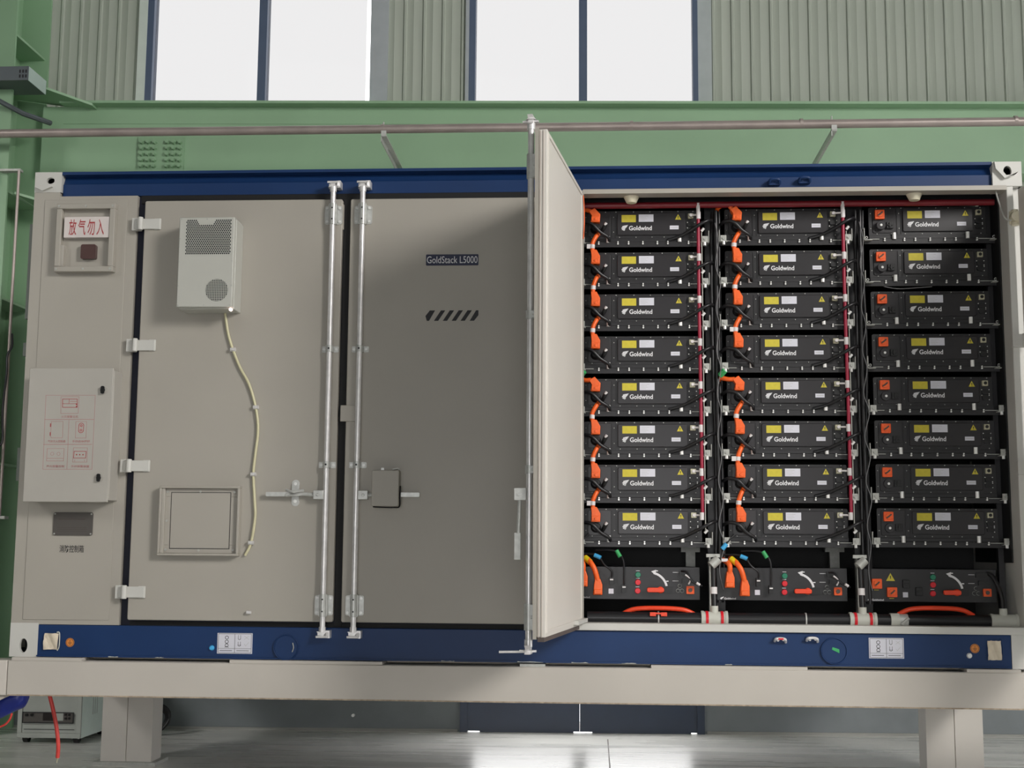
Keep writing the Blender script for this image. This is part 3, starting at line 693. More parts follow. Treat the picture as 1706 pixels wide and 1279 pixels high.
# cam keepers left on the rails above and below the opening
for px, py, mt, lb in ((1290, 304, BLUE, 'blue cam keeper on the top rail, the left one of two'), (1340, 301, BLUE, 'blue cam keeper on the top rail, the right one of two'),
                       (1299, 1066, CHROME, 'cam keeper on the bottom rail with a red mark'), (1352, 1065, CHROME, 'chrome and blue cam keeper on the bottom rail next to the round cover plate')):
    x, z = at(px, py, 0)
    o = thing('cam_keeper', (x, 0, z), lb, 'cam keeper')
    yb = .022 if py < 500 else 0
    MB().rrect(x-.036, x+.036, z-.018, z+.018, -.012, yb, .006).build('base', BLUE, o, bevel=.002)
    MB().tube([(x-.030, -.012, z-.006), (x-.026, -.034, z+.008), (x, -.038, z+.012), (x+.026, -.034, z+.006), (x+.032, -.012, z-.012)], .008, 8).build('hook', mt, o)
    MB().cyl((x+.02, -.012, z+.004), (x+.02, -.024, z+.004), .010, 6).cyl((x-.012, -.012, z), (x-.012, -.018, z), .008, 6).build('bolt', BOLT if py > 500 else BLUE, o)
    if px == 1299: MB().box(x-.014, x+.016, -.046, -.040, z+.004, z+.014).build('mark', REDB, o)

# ---------------- air-conditioning unit
AY = -.20
ax0, az1 = at(299, 362, AY); ax1, az0 = at(386, 511, AY)
ac = thing('air_conditioner', ((ax0+ax1)/2, AY/2, az0), 'white box air conditioner with black mesh vents mounted on the left door', 'air conditioner')
MB().box(ax0, ax1, AY, YF, az0, az1).build('housing', ACW, ac, bevel=.006)
MB().box(ax0+.01, ax1+.006, AY+.03, YF, az0-.008, az1-.012).build('back_cover', ACW, ac, bevel=.004)
def dotfield(x0, x1, z0, z1, y, pitch, r, inside, diamond=True):
    m = MB(); nzr = int((z1-z0)/(pitch*(.86 if diamond else 1))); 
    for j in range(nzr+1):
        off = pitch*.5 if j % 2 and diamond else 0
        for i in range(int((x1-x0)/pitch)+1):
            x = x0+i*pitch+off; z = z0+j*pitch*(.86 if diamond else 1)
            if x > x1 or z > z1 or not inside(x, z): continue
            n_ = 6
            m.add([(x+r*math.cos(2*math.pi*k/n_), y, z+r*math.sin(2*math.pi*k/n_)) for k in range(n_)], [tuple(range(n_))])
    return m
vx0, vz1 = at(312, 366, AY); vx1, vz0 = at(384, 422, AY); nx0, _ = at(333, 370, AY); nx1, nz = at(356, 375, AY)
def in_v(x, z):
    if z > nz-.0: 
        s_ = (z-nz)*.5
        return not (nx0-s_ < x < nx1+s_)
    return True
dotfield(vx0, vx1, vz0, vz1, AY-.0008, .0125, .0052, in_v).build('intake_vent', PERF, ac)
cx_, cz_ = at(361, 483, AY)
g = MB().circ(cx_, cz_, .0, .068, AY, n=32, th=.001, m=0)
for k in range(-6, 7):
    q = k*.0105; L_ = math.sqrt(max(0, .066**2-q*q))
    g.line([(cx_-L_, cz_+q), (cx_+L_, cz_+q)], .0034, AY-.0012, 1, th=.002); g.line([(cx_+q, cz_-L_), (cx_+q, cz_+L_)], .0034, AY-.0012, 1, th=.002)
g.build('round_vent', [PERF, ACW], ac)
s = MB()
for u in (.04, .5, .96):
    for zz in (az0+.012, az1-.012):
        x = ax0+(ax1-ax0)*u; s.cyl((x, AY, zz), (x, AY-.003, zz), .004, 8)
for zz in (az0+.13, az0+.28, az0+.42):
    for x in (ax0+.008, ax1-.008): s.cyl((x, AY, zz), (x, AY-.003, zz), .004, 8)
s.build('screws', BRACK, ac)
x, z = at(385, 515, AY+.02); MB().cyl((x, AY+.02, z-.003), (x, AY+.005, z-.003), .010, 12).build('status_light', LEDW, ac)
# drain hose
pts = [(375, 522), (380, 555), (388, 582), (400, 612), (415, 640), (426, 678), (430, 715), (425, 760), (422, 790), (424, 830), (425, 862), (418, 904), (408, 925)]
hp = [(at(a, b_, YF-.012)[0], YF-.012, at(a, b_, YF-.012)[1]) for a, b_ in pts]
hs = thing('drain_hose', (hp[6][0], YF, hp[-1][2]), 'thin pale plastic drain hose clipped down the left door', 'hose')
MB().tube(hp, .0085, 10, sub=5).build('hose', HOSE, hs)
for a, b_ in ((388, 582), (426, 678), (422, 790), (418, 904)):
    x, z = at(a, b_, YF-.02); MB().cyl((x-.016, YF-.016, z), (x+.016, YF-.016, z), .0125, 12).cyl((x, YF, z), (x, YF-.032, z), .007, 8).build('hose_clamp', CHROME, hs)
x, z = at(415, 1020, YF)
tag(MB().cyl((x-.012, YF-.012, z), (x+.016, YF-.012, z), .010, 12).cyl((x, YF, z), (x, YF-.02, z), .007, 8).build('hose_clamp', CHROME), 'lone chrome clamp near the bottom edge of the left door', 'clamp')

# square hatch on door one
hx0, hz1 = at(266, 809, YF-.05); hx1, hz0 = at(396, 926, YF-.05)
ht = thing('inspection_hatch', ((hx0+hx1)/2, YF, hz0), 'square white framed hatch low on the left door', 'hatch')
MB().ring(hx0, hx1, hz0, hz1, .014, YF-.055, YF).ring(hx0+.014, hx1-.014, hz0+.014, hz1-.014, .05, YF-.030, YF).box(hx0+.014, hx0+.034, YF-.05, YF, hz0+.014, hz1-.014).build('frame', WHITE, ht, bevel=.003)
MB().box(hx0+.06, hx1-.06, YF-.0295, YF, hz0+.06, hz1-.06).build('backing', WHITE, ht)
ix0, iz1 = at(285, 820, YF-.04); ix1, iz0 = at(381, 914, YF-.04)
MB().line([(ix0, iz0), (ix1, iz0), (ix1, iz1), (ix0, iz1), (ix0, iz0)], .0035, YF-.0305).build('hatch_gap', INK, ht)
MB().rrect(ix0+.003, ix1-.003, iz0+.003, iz1-.003, YF-.034, YF-.02, .002).build('hatch_lid', WHITE, ht)
s = MB()
for x, z in ((hx0+.045, hz0+.035), (hx1-.035, hz0+.035), (hx0+.045, hz1-.035), (hx1-.035, hz1-.035), ((hx0+hx1)/2, hz1-.032), ((hx0+hx1)/2, hz0+.032), (hx0+.045, (hz0+hz1)/2)):
    s.cyl((x, YF-.030, z), (x, YF-.036, z), .007, 10)
s.build('screws', BRACK, ht)

# ---------------- gas-release warning box in the upper left
fy = -.055
wx0, wz1 = at(95, 339, fy); wx1, wz0 = at(187, 452, fy)
wb_ = thing('warning_sign_box', ((wx0+wx1)/2, 0, wz0), 'white framed box with red Chinese warning sign and dark lamp', 'warning sign')
MB().ring(wx0, wx1, wz0, wz1, .034, fy, -.006).box(wx0, wx0+.055, fy+.004, -.006, wz0+.034, wz0+.17).build('frame', WHITE, wb_, bevel=.004)
MB().box(wx0+.034, wx1-.034, -.012, -.006, wz0+.034, wz1-.034).build('back_panel', WHITE, wb_)
sx0, sz1 = at(107, 361, fy+.004); sx1, sz0 = at(179, 395, fy+.004)
MB().box(sx0, wx1-.034, fy+.006, -.012, sz0, sz1).build('lit_sign', SIGNW, wb_, bevel=.003)
tx0, tz1 = at(115, 365, fy); tx1, tz0 = at(174, 391, fy)
cw = (tx1-tx0)/4
t = MB()
for k, chh in enumerate('放气勿入'): t.text(chh, tx0+k*cw*1.02, tz0, cw*.82, tz1-tz0, fy+.006, bold=.006)
t.build('sign_text', REDINK, wb_)
lx0, lz1 = at(135, 407, -.04); lx1, lz0 = at(159, 431, -.04)
MB().rrect(lx0, lx1, lz0, lz1, -.042, -.012, .012).build('lamp', DKRED, wb_)
s = MB()
for x, z in (((wx0+wx1)/2, wz1-.017), (wx0+.015, wz1-.017), (wx1-.015, wz1-.017), ((wx0+wx1)/2, wz0+.017), (wx0+.015, wz0+.017), (wx1-.015, wz0+.017)): s.cyl((x, fy, z), (x, fy-.004, z), .007, 10)
s.build('screws', BRACK, wb_)

# ---------------- fire control cabinet
FY = -.15
def fq(px, py): return at(px, py, FY)
fx0 = (fq(50, 618)[0]+fq(37, 834)[0])/2; fx1 = (fq(190, 612)[0]+fq(178, 836)[0])/2
fz1 = fq(120, 613)[1]; fz0 = fq(110, 836)[1]
fc = thing('fire_control_cabinet', ((fx0+fx1)/2, FY/2, fz0), 'white wall cabinet with red equipment diagram and two black locks', 'control cabinet')
MB().box(fx0+.012, fx1+.004, FY+.012, .0, fz0+.012, fz1-.012).build('body', FCW, fc, bevel=.004)
MB().rrect(fx0, fx1, fz0, fz1, FY, FY+.012, .004).build('door', FCW, fc, bevel=.003)
for p in ((172, 650), (165, 796)):
    x, z = fq(*p)
    lk = MB().cyl((x, FY, z), (x, FY-.006, z), .024, 24).build('lock', FCW, fc)
    MB().cyl((x, FY-.006, z), (x, FY-.012, z), .014, 16).rrect(x-.010, x+.012, z-.022, z+.024, FY-.018, FY-.010, .008).build('lock_wing', BLACK, lk)
Y = FY
def G(u, v):   # diagram coordinates measured in the photo's 8x crop of the cabinet door
    x, z = fq(60+u/7.99, 640+v/7.99); return (x, z)
m1 = MB(); m2 = MB()
def pl(m, pts, w_=.0022, close=False):
    q = [G(*p) for p in pts]
    if close: q.append(q[0])
    m.line(q, w_, Y)
pl(m2, [(132, 145), (790, 145), (745, 1132), (92, 1132)], close=True); pl(m2, [(115, 468), (770, 468)], .003); pl(m2, [(100, 800), (740, 800)], .003); pl(m2, [(440, 468), (410, 1130)])
pl(m2, [(335, 165), (575, 165), (560, 388), (330, 388)], close=True); pl(m1, [(355, 195), (550, 195), (548, 305), (352, 305)], .003, True)
pl(m1, [(352, 257), (550, 257)]); pl(m1, [(442, 195), (440, 257)]); pl(m1, [(455, 228), (540, 228)], .0015)
for q in ((540, 266), (540, 296)): m1.circ(*G(*q), 0, .004, Y)
pl(m2, [(205, 495), (360, 495), (352, 713), (205, 713), (195, 690), (200, 600)], close=True)
for q in ((194, 545), (190, 662)): a, b_ = G(*q); m1.line([(a, b_-.008), (a, b_+.008)], .005, Y)
pl(m2, [(530, 495), (675, 495), (665, 715), (525, 715)], close=True)
a = G(602, 550); b_ = G(598, 610); r_ = .017
m1.circ(a[0], a[1], r_-.0035, r_, Y, a0=0, a1=180); m1.circ(b_[0], b_[1], r_-.0035, r_, Y, a0=180, a1=360)
for sg_ in (-1, 1): m1.line([(a[0]+sg_*(r_-.002), a[1]), (b_[0]+sg_*(r_-.002), b_[1])], .003, Y)
for q in (a, b_): m1.circ(q[0], q[1], .004, .0075, Y)
pl(m2, [(150, 855), (375, 855), (365, 1020), (140, 1020)], close=True); pl(m2, [(145, 985), (368, 985)])
for u in (215, 300): q = G(u, 925); m2.circ(q[0], q[1], .009, .011, Y, n=8)
pl(m2, [(500, 845), (685, 845), (678, 1035), (485, 1035)], close=True); pl(m1, [(507, 892), (668, 892), (660, 982), (500, 982)], .003, True)
for u in (540, 582, 625): q = G(u, 937); m1.circ(q[0], q[1], 0, .004, Y)
for u in (515, 645): pl(m2, [(u, 1005), (u, 1025)])
for (u0, v0, u1, v1, st_) in ((335, 415, 565, 447, '火灾报警主机'), (155, 742, 395, 776, '气体灭火控制盘'), (480, 742, 720, 776, '手动启停按钮'), (135, 1075, 380, 1108, '声光报警控制'), (465, 1075, 710, 1108, '手动报警装置')):
    xa, za = G(u0, v1); xb_, zb2 = G(u1, v0)
    (m2).text(st_, xa, za, xb_-xa, zb2-za, Y, bold=.012)
m1.build('diagram_symbols', REDINK, fc); m2.build('diagram_lines', PINKINK, fc)

# nameplate and lettering below it
x0, z1 = at(90, 853, -.008); x1, z0 = at(154, 892, -.008)
npo = thing('nameplate', ((x0+x1)/2, 0, z0), 'grey metal nameplate riveted below the fire control cabinet', 'nameplate')
MB().rrect(x0, x1, z0, z1, -.012, -.006, .012).build('plate', NPL, npo)
tl = MB()
for k, (a, b_) in enumerate(((.14, .80), (.12, .86), (.12, .86), (.12, .86))): 
    zz = z1-(z1-z0)*(.30, .66, .74, .82)[k]; tl.line([(x0+(x1-x0)*a, zz), (x0+(x1-x0)*b_, zz)], (.004, .0015, .0015, .0015)[k], -.012)
tl.build('engraving', GASK, npo)
MB().cyl((x0+.01, -.012, z0+.01), (x0+.01, -.015, z0+.01), .005).cyl((x1-.01, -.012, z0+.01), (x1-.01, -.015, z0+.01), .005).cyl((x0+.01, -.012, z1-.01), (x0+.01, -.015, z1-.01), .005).cyl((x1-.01, -.012, z1-.01), (x1-.01, -.015, z1-.01), .005).build('rivets', BRACK, npo)
x0, z0 = at(99, 920, -.006); x1, z1 = at(140, 908, -.006)
plabel(MB().text('消防控制箱', x0, z0, x1-x0, z1-z0, -.006, bold=.008).build('lettering', INK, K), 'black Chinese lettering on the left panel')

# ============================================================ BATTERY RACKS
PLY = .25                      # front face of the packs
COLX = [(3.673+3.670)/2-.232, (4.548+4.545)/2-.232, (5.423+5.441)/2-.232]
ROWZ = lambda r_, c: (3.456+(0, .005, .009)[c])-.086-r_*(3.459-1.601)/7   # plate bottom
ords = ['top', 'second', 'third', 'fourth', 'fifth', 'sixth', 'seventh', 'bottom']
cols = ['left', 'middle', 'right']
def pack_proto():
    X0, ZB = COLX[2], ROWZ(0, 2)
    P = thing('battery_pack', (X0, PLY, ZB), '', 'battery pack', 'black battery packs in the three racks')
    U = lambda u: X0+u
    V = lambda v: ZB+v
    y = PLY
    MB().box(U(.02), U(.69), y+.003, y+.62, V(.012), V(.195)).build('case', PACKB, P)
    MB().rrect(U(0), U(.715), V(0), V(.20), y, y+.006, .012).box(U(.0), U(.715), y-.006, y, V(.0), V(.022)).build('faceplate', PACKB, P, bevel=.0015)
    MB().rrect(U(.024), U(.165), V(.036), V(.188), y-.006, y, .010).build('connector_panel', LIDB, P, bevel=.002)
    MB().rrect(U(.172), U(.176), V(.03), V(.188), y-.004, y, .001).rrect(U(.196), U(.199), V(.03), V(.188), y-.004, y, .001).build('ribs', PACKB, P)
    MB().rrect(U(.207), U(.632), V(.043), V(.184), y-.012, y, .010).build('lid', LIDB, P, bevel=.003)
    MB().box(U(.235), U(.324), y-.0132, y-.012, V(.125), V(.171)).build('yellow_label', YEL, P)
    wl = MB().box(U(.342), U(.434), y-.0132, y-.012, V(.127), V(.174), 0)
    for k in range(4): wl.line([(U(.350), V(.163-.009*k)), (U(.350+(.05, .036, .044, .03)[k]), V(.163-.009*k))], .0012, y-.0132, 1)
    wl.build('white_label', [LABEL, BRACK], P)
    MB().prism([(U(.568), V(.139)), (U(.606), V(.139)), (U(.587), V(.174))], y-.0132, y-.012, 0).prism([(U(.5855), V(.148)), (U(.5885), V(.148)), (U(.5900), V(.161)), (U(.584), V(.161))], y-.0140, y-.0132, 1).cyl((U(.587), y-.0132, V(.144)), (U(.587), y-.0140, V(.144)), .0018, 8, 1).build('warning_triangle', [YEL, INK], P)
    L = MB()
    for k, (a, b_, c_, d_) in enumerate(((.238, .098, .276, .104), (.233, .089, .270, .095), (.236, .080, .262, .086))):
        L.prism([(U(a), V(b_-.004)), (U(a+.014), V(b_-.006)), (U(c_-.006), V(d_-.004)), (U(c_), V(d_+.003)), (U(a+.012), V(b_+.005)), (U(a+.002), V(b_+.002))], y-.0128, y-.012)
    L.prism([(U(.242), V(.074)), (U(.252), V(.070)), (U(.258), V(.079)), (U(.246), V(.080))], y-.0128, y-.012)
    L.text('Goldwind', U(.281), V(.0725), .142, .029, y-.012, bold=.022)
    L.build('brand_logo', LOGO, P)
    MB().box(U(.535), U(.590), y-.0132, y-.012, V(.077), V(.101)).text('LC01', U(.543), V(.084), .038, .010, y-.0132, 1).build('code_label', [LABEL, BRACK], P) if False else MB().box(U(.535), U(.590), y-.0132, y-.012, V(.077), V(.101)).line([(U(.543), V(.089)), (U(.582), V(.089))], .003, y-.0132, 1).build('code_label', [LABEL, BRACK], P)
    MB().cyl((U(.151), y-.016, V(-.006)), (U(.151), y-.016, V(.034)), .0115, 14).build('silver_clip', BOLT, P)
    MB().cyl((U(.595), y-.016, V(-.004)), (U(.595), y-.016, V(.036)), .0115, 14).build('silver_clip', BOLT, P)
    SC = MB()
    for u in (.05, .135, .20, .31, .412, .487, .587, .68): SC.cyl((U(u), y, V(.193)), (U(u), y-.004, V(.193)), .0034, 6)
    for u in (.05, .137, .222, .325, .425, .50, .60, .68): SC.cyl((U(u), y, V(.031)), (U(u), y-.004, V(.031)), .0030, 6)
    for v in (.065, .16):
        for u in (.012, .185): SC.cyl((U(u), y, V(v)), (U(u), y-.004, V(v)), .003, 6)
    SC.build('screws', BRACK, P)
    MB().box(U(.648), U(.682), y-.022, y, V(.143), V(.176)).cyl((U(.665), y-.022, V(.16)), (U(.665), y-.028, V(.16)), .010, 12, 1).build('signal_connector', [BRASS, BLACK], P, bevel=.002)
    for v in (.108, .073):
        MB().rrect(U(.647), U(.687), V(v-.014), V(v+.014), y-.014, y, .010).cyl((U(.645), y-.006, V(v+.013)), (U(.645), y-.012, V(v+.013)), .003, 6, 1).cyl((U(.689), y-.006, V(v+.013)), (U(.689), y-.012, V(v+.013)), .003, 6, 1).cyl((U(.689), y-.006, V(v-.013)), (U(.689), y-.012, V(v-.013)), .003, 6, 1).build('data_socket', [BLACK, BOLT], P)
    return P
def pack_open_ports(P):     # ports as seen where no cable is plugged in
    X0, y, ZB = P.location
    U = lambda u: X0+u
    V = lambda v: ZB+v
    a = []
    so = MB().rrect(U(.036), U(.094), V(.120), V(.178), y-.028, y-.006, .005).cyl((U(.066), y-.028, V(.150)), (U(.066), y-.034, V(.150)), .019, 20, 1).tube([(U(.05), y-.036, V(.14)), (U(.066), y-.038, V(.150)), (U(.08), y-.036, V(.163))], .005, 6, 2)
    a.append(so.build('orange_socket', [ORANGED, ORANGE, GASK], P, bevel=.002))
    a.append(MB().cyl((U(.070), y-.006, V(.080)), (U(.070), y-.034, V(.080)), .028, 28).cyl((U(.070), y-.034, V(.080)), (U(.070), y-.037, V(.080)), .008, 10, 1).build('round_port', [LIDB, BOLT], P, bevel=.002))
    a.append(MB().rrect(U(.106), U(.148), V(.062), V(.104), y-.024, y-.006, .004).box(U(.112), U(.142), y-.030, y-.024, V(.078), V(.086)).box(U(.120), U(.130), y-.032, y-.024, V(.068), V(.098)).build('black_socket', BLACK, P, bevel=.001))
    return a
def pack_plugged(P):
    X0, y, ZB = P.location
    U = lambda u: X0+u
    V = lambda v: ZB+v
    MB().cyl((U(.072), y-.006, V(.082)), (U(.072), y-.052, V(.086)), .032, 24, rb=.024).cyl((U(.072), y-.052, V(.086)), (U(.072), y-.056, V(.086)), .006, 10, 1).build('round_plug', [BLACK, BOLT], P, bevel=.003)
    MB().tube([(U(.110), y-.03, V(.060)), (U(.125), y-.045, V(.085)), (U(.134), y-.05, V(.104))], .012, 8).cyl((U(.130), y-.052, V(.098)), (U(.140), y-.056, V(.112)), .009, 10, 1).build('lever_plug', [BLACK, TAGW], P)
base = pack_proto()
import copy as _c
proto_open = base
def clone_all(root):
    return dup(root, root.location.copy(), root.get('label', ''))
proto_plug = clone_all(base)
pack_open_ports(proto_open); pack_plugged(proto_plug)
for c in (2, 1, 0):
    for r_ in range(8):
        lab = 'black battery pack, %s in the stack of the %s rack%s' % (ords[r_], cols[c], ', orange socket bare' if c == 2 else ', orange cable plugged in')
        loc = (COLX[c], PLY, ROWZ(r_, c))
        if c == 2 and r_ == 0: proto_open.location = loc; proto_open['label'] = lab
        elif c == 1 and r_ == 0: proto_plug.location = loc; proto_plug['label'] = lab
        else: dup(proto_open if c == 2 else proto_plug, loc, lab)

# shelves under each pack
def shelf_proto(plates):
    X0, ZB = COLX[2], ROWZ(0, 2)
    P = thing('rack_shelf', (X0, PLY, ZB), '', 'shelf', 'rack shelves under the packs')
    U = lambda u: X0+u
    V = lambda v: ZB+v
    y = PLY
    MB().box(U(-.03), U(.765), y-.012, y+.60, V(-.006), V(-.0015)).box(U(-.03), U(.765), y-.012, y-.008, V(-.034), V(-.006)).build('tray', PACKB, P)
    MB().box(U(.0), U(.06), y-.020, y-.012, V(-.0075), V(-.004)).box(U(.66), U(.76), y-.020, y-.012, V(-.0075), V(-.004)).build('tray_edge', BRACK, P)
    for u in (.092, .212, .278, .367, .457, .522, .65):
        MB().cyl((U(u), y-.012, V(-.014)), (U(u), y-.022, V(-.014)), .0055, 8).cyl((U(u), y-.016, V(-.003)), (U(u), y-.024, V(-.003)), .0045, 8).build('bolt', BOLT, P)
    for s_ in (0, 1):
        f = (lambda a: U(-.039+a)) if s_ == 0 else (lambda a: U(.775-a))
        b1 = MB().box(f(0), f(.004), y-.05, y+.05, V(-.018), V(.058)).box(f(0), f(.05), y-.05, y+.05, V(-.018), V(-.014))
        bo = b1.build('bracket', BRACK, P)
        if plates:
            MB().box(f(.008), f(.044), y-.056, y-.045, V(-.016), V(.022)).cyl((f(.026), y-.056, V(.004)), (f(.026), y-.064, V(.004)), .009, 6).cyl((f(.028), y-.050, V(-.036)), (f(.028), y-.050, V(-.016)), .009, 8, 1).build('clamp_block', [BRACK, BOLT], bo)
        else:
            MB().circ(f(.022), V(.006), .005, .009, y-.012, n=12, th=.003).build('eyelet', BRACK, bo)
    return P
sh_p = shelf_proto(True); sh_n = shelf_proto(False)
fu = {True: False, False: False}
for c in (2, 1, 0):
    for r_ in range(8):
        k = not (c == 2 and r_ < 4)
        lab = 'black shelf with silver bolts under the %s pack of the %s rack' % (ords[r_], cols[c])
        loc = (COLX[c], PLY, ROWZ(r_, c)); P = sh_p if k else sh_n
        if not fu[k]: fu[k] = True; P.location = loc; P['label'] = lab
        else: dup(P, loc, lab)

# rack frame: posts and cross beams
rk = thing('steel_rack', (4.6, .4, Z0+.19), 'black steel rack frame standing behind the packs in the open container', 'rack')
gaps = [3.405, (COLX[0]+.775+COLX[1]-.039)/2, (COLX[1]+.775+COLX[2]-.039)/2, COLX[2]+.80]
for i, gx in enumerate(gaps):
    w_ = .018 if i in (0, 3) else .05
    if i == 3: gx = 5.945
    MB().box(gx-w_, gx+w_, PLY+.06, PLY+.10, Z0+.19, ZTOP-.10).build('post', PACKB, rk)
MB().box(5.958, 5.966, .155, .9, 1.40, 3.66).build('side_panel', VOID, rk)
MB().box(3.42, 5.96, PLY+.02, PLY+.06, 3.60, 3.66).build('cross_beam', PACKB, rk)
for i, gx in enumerate(gaps[1:3]):       # light lower stubs of the posts
    MB().box(gx-.05, gx-.036, PLY-.0, PLY+.06, Z0+.22, 1.43).build('post_foot', BRACK, rk)
for px_ in (1150, 1390):
    x, z = at(px_, 935, .8)
    MB().box(x-.03, x+.03, .78, .82, z-.08, z+.1).box(x-.06, x+.06, .77, .83, z+.06, z+.09).build('hanger', BRACK, rk)

# orange link cables, black cables, coolant hoses
oc_n = {}
for c in (0, 1):
    X0 = COLX[c]
    for r_ in range(8):
        ZB = ROWZ(r_, c); y = PLY
        start = r_ in (0, 4)
        o = thing('orange_power_cable', (X0+.07, y-.03, ZB+.15), 'orange power cable plugged into the %s pack of the %s rack%s' % (ords[r_], cols[c], ', arriving from the side' if start else ''), 'cable', 'orange cables on the packs')
        j = random.uniform(-.004, .004)
        if start:
            sd = (-.03 if c == 0 else -.045)
            dz = .178 if r_ == 0 else .165
            pts = [(X0+sd, y+.03, ZB+dz+.02), (X0+sd+.01, y-.02, ZB+dz+.03), (X0+.01, y-.045, ZB+dz+(.045 if r_ == 0 and c == 1 else .02)), (X0+.045, y-.05, ZB+.186)]
            pl_ = MB().prism([(X0+.040, ZB+.115), (X0+.098, ZB+.115), (X0+.102, ZB+.165), (X0+.066, ZB+.205), (X0+.030, ZB+.185), (X0+.048, ZB+.155)], y-.066, y-.010)
        else:
            pts = [(X0+.088, y-.015, ZB+.266+.045), (X0+.078, y-.045, ZB+.266+.030), (X0+.058+j, y-.055, ZB+.255), (X0+.052+j, y-.055, ZB+.22), (X0+.058, y-.05, ZB+.19)]
            pl_ = MB().prism([(X0+.042, ZB+.115), (X0+.098, ZB+.115), (X0+.100, ZB+.165), (X0+.078, ZB+.205), (X0+.042, ZB+.205), (X0+.046, ZB+.165)], y-.066, y-.010)
        MB().tube(pts, .014, 10).build('cable', ORANGE, o)
        pl_.box(X0+.046, X0+.094, y-.070, y-.060, ZB+.120, ZB+.150).box(X0+.062, X0+.078, y-.074, y-.068, ZB+.126, ZB+.140)
        pl_.build('plug', ORANGE, o, bevel=.004)
        if start and r_ == 4:
            MB().tube([(X0+sd+.005, y-.03, ZB+dz+.045), (X0+sd+.03, y-.055, ZB+dz+.075)], .019, 8, sub=1).build('green_tag', GREENT, o)
        elif not start:
            z_ = ZB+.228+j
            MB().cyl((X0+.053+j, y-.055, z_-.012), (X0+.055+j, y-.055, z_+.012), .0165, 12).build('white_tag', TAGW, o)
            if (r_+c) % 3 == 1: MB().box(X0+.018, X0+.045, y-.066, y-.055, z_-.014, z_+.014).build('tag_flag', TAGW, o)
        # black cable crossing the connector panel
        o = tag(MB().tube([(X0-.03, y+.01, ZB+.098), (X0+.0, y-.05, ZB+.112), (X0+.05, y-.075, ZB+.100), (X0+.10, y-.065, ZB+.052), (X0+.15, y-.045, ZB+.022), (X0+.158, y-.02, ZB+.002)], .0105, 10).build('black_cable', RUB),
                'black cable sagging across the plugs of the %s pack in the %s rack' % (ords[r_], cols[c]), 'cable', 'black cables on the packs')
        # black cable on the right looping round the hose to the riser
        o = tag(MB().tube([(X0+.52, y-.008, ZB+.008), (X0+.60, y-.03, ZB+.030), (X0+.67, y-.07, ZB+.062), (X0+.72, y-.095, ZB+.090), (X0+.775, y-.075, ZB+.118), (X0+.80, y-.0, ZB+.125)], .0105, 10).build('black_cable', RUB),
                'black cable sweeping right past the red hose from the %s pack of the %s rack' % (ords[r_], cols[c]), 'cable', 'black cables on the packs')
        # short grey coolant stub
    hx = X0+(.708 if c == 0 else .718)
    o = thing('coolant_hose', (hx, PLY-.05, ROWZ(7, c)), 'upright dark red coolant hose on the right of the %s rack' % cols[c], 'hose', 'red coolant hoses')
    MB().tube([(hx+.0, PLY-.06, 3.58), (hx, PLY-.055, 3.0), (hx+.004, PLY-.06, 2.3), (hx+.006, PLY-.055, ROWZ(7, c)+.16)], .0105, 10).build('hose', PINK, o)
    MB().cyl((hx, PLY-.06, 3.50), (hx, PLY-.06, 3.60), .012, 12).build('top_fitting', TAGW, o)
    MB().tube([(hx+.020, PLY-.05, 3.42), (hx+.022, PLY-.05, 3.0), (hx+.024, PLY-.05, ROWZ(7, c)+.05)], .003, 6).build('tie_wire', TEE, o)
    for r_ in range(8):
        ZB = ROWZ(r_, c)
        MB().cyl((hx+.002, PLY-.058, ZB+.13), (hx+.002, PLY-.058, ZB+.175), .0135, 12).cyl((hx, PLY-.058, ZB+.158), (X0+.665, PLY-.035, ZB+.160), .006, 8).cyl((X0+.665, PLY-.022, ZB+.16), (X0+.665, PLY-.045, ZB+.16), .010, 8).build('sleeve', TAGW, o)
        MB().cyl((hx+.018, PLY-.06, ZB+.052), (hx+.034, PLY-.066, ZB+.070), .009, 10).build('clip', BOLT, o)
# upright black cable bundles and thin wires in the rack gaps
for i, gx in enumerate(gaps[1:3]):
    nm = ('left and middle', 'middle and right')[i]
    for k, (dx, dy, rad) in enumerate(((.014, -.02, .013), (-.010, .0, .011), (.034, .01, .011))):
        zz = [1.15, 1.6, 2.1, 2.7, 3.2, 3.56]
        pts = [(gx+dx+random.uniform(-.008, .008), PLY+dy+random.uniform(-.01, .01), z) for z in zz]
        tag(MB().tube(pts, rad, 10).build('riser_cable', RUB), 'black upright cable between the %s racks, %s' % (nm, ('frontmost of its three', 'left of its three', 'right of its three')[k]), 'cable', 'riser cables')
    pts = []
    for k in range(9):
        z = ROWZ(k, 1)+.10 if k < 8 else 1.35
        pts += [(gx+.006, PLY-.055, z), (gx+.030+random.uniform(-.006, .006), PLY-.06, z-.12)]
    tag(MB().tube(pts, .0026, 6).build('signal_wire', WIRE), 'thin grey wire waving up the gap between the %s racks' % nm, 'wire', 'thin signal wires')
# thin wire slack behind right packs
x0, z0 = at(1475, 478, .2); x1, _ = at(1555, 478, .2)
tag(MB().tube([(x0, .236, z0+.01), ((x0+x1)/2-.05, .225, z0-.006), (x1, .236, z0+.008)], .0026, 6).build('signal_wire', WIRE), 'short thin grey wire sagging above the third pack of the right rack', 'wire')

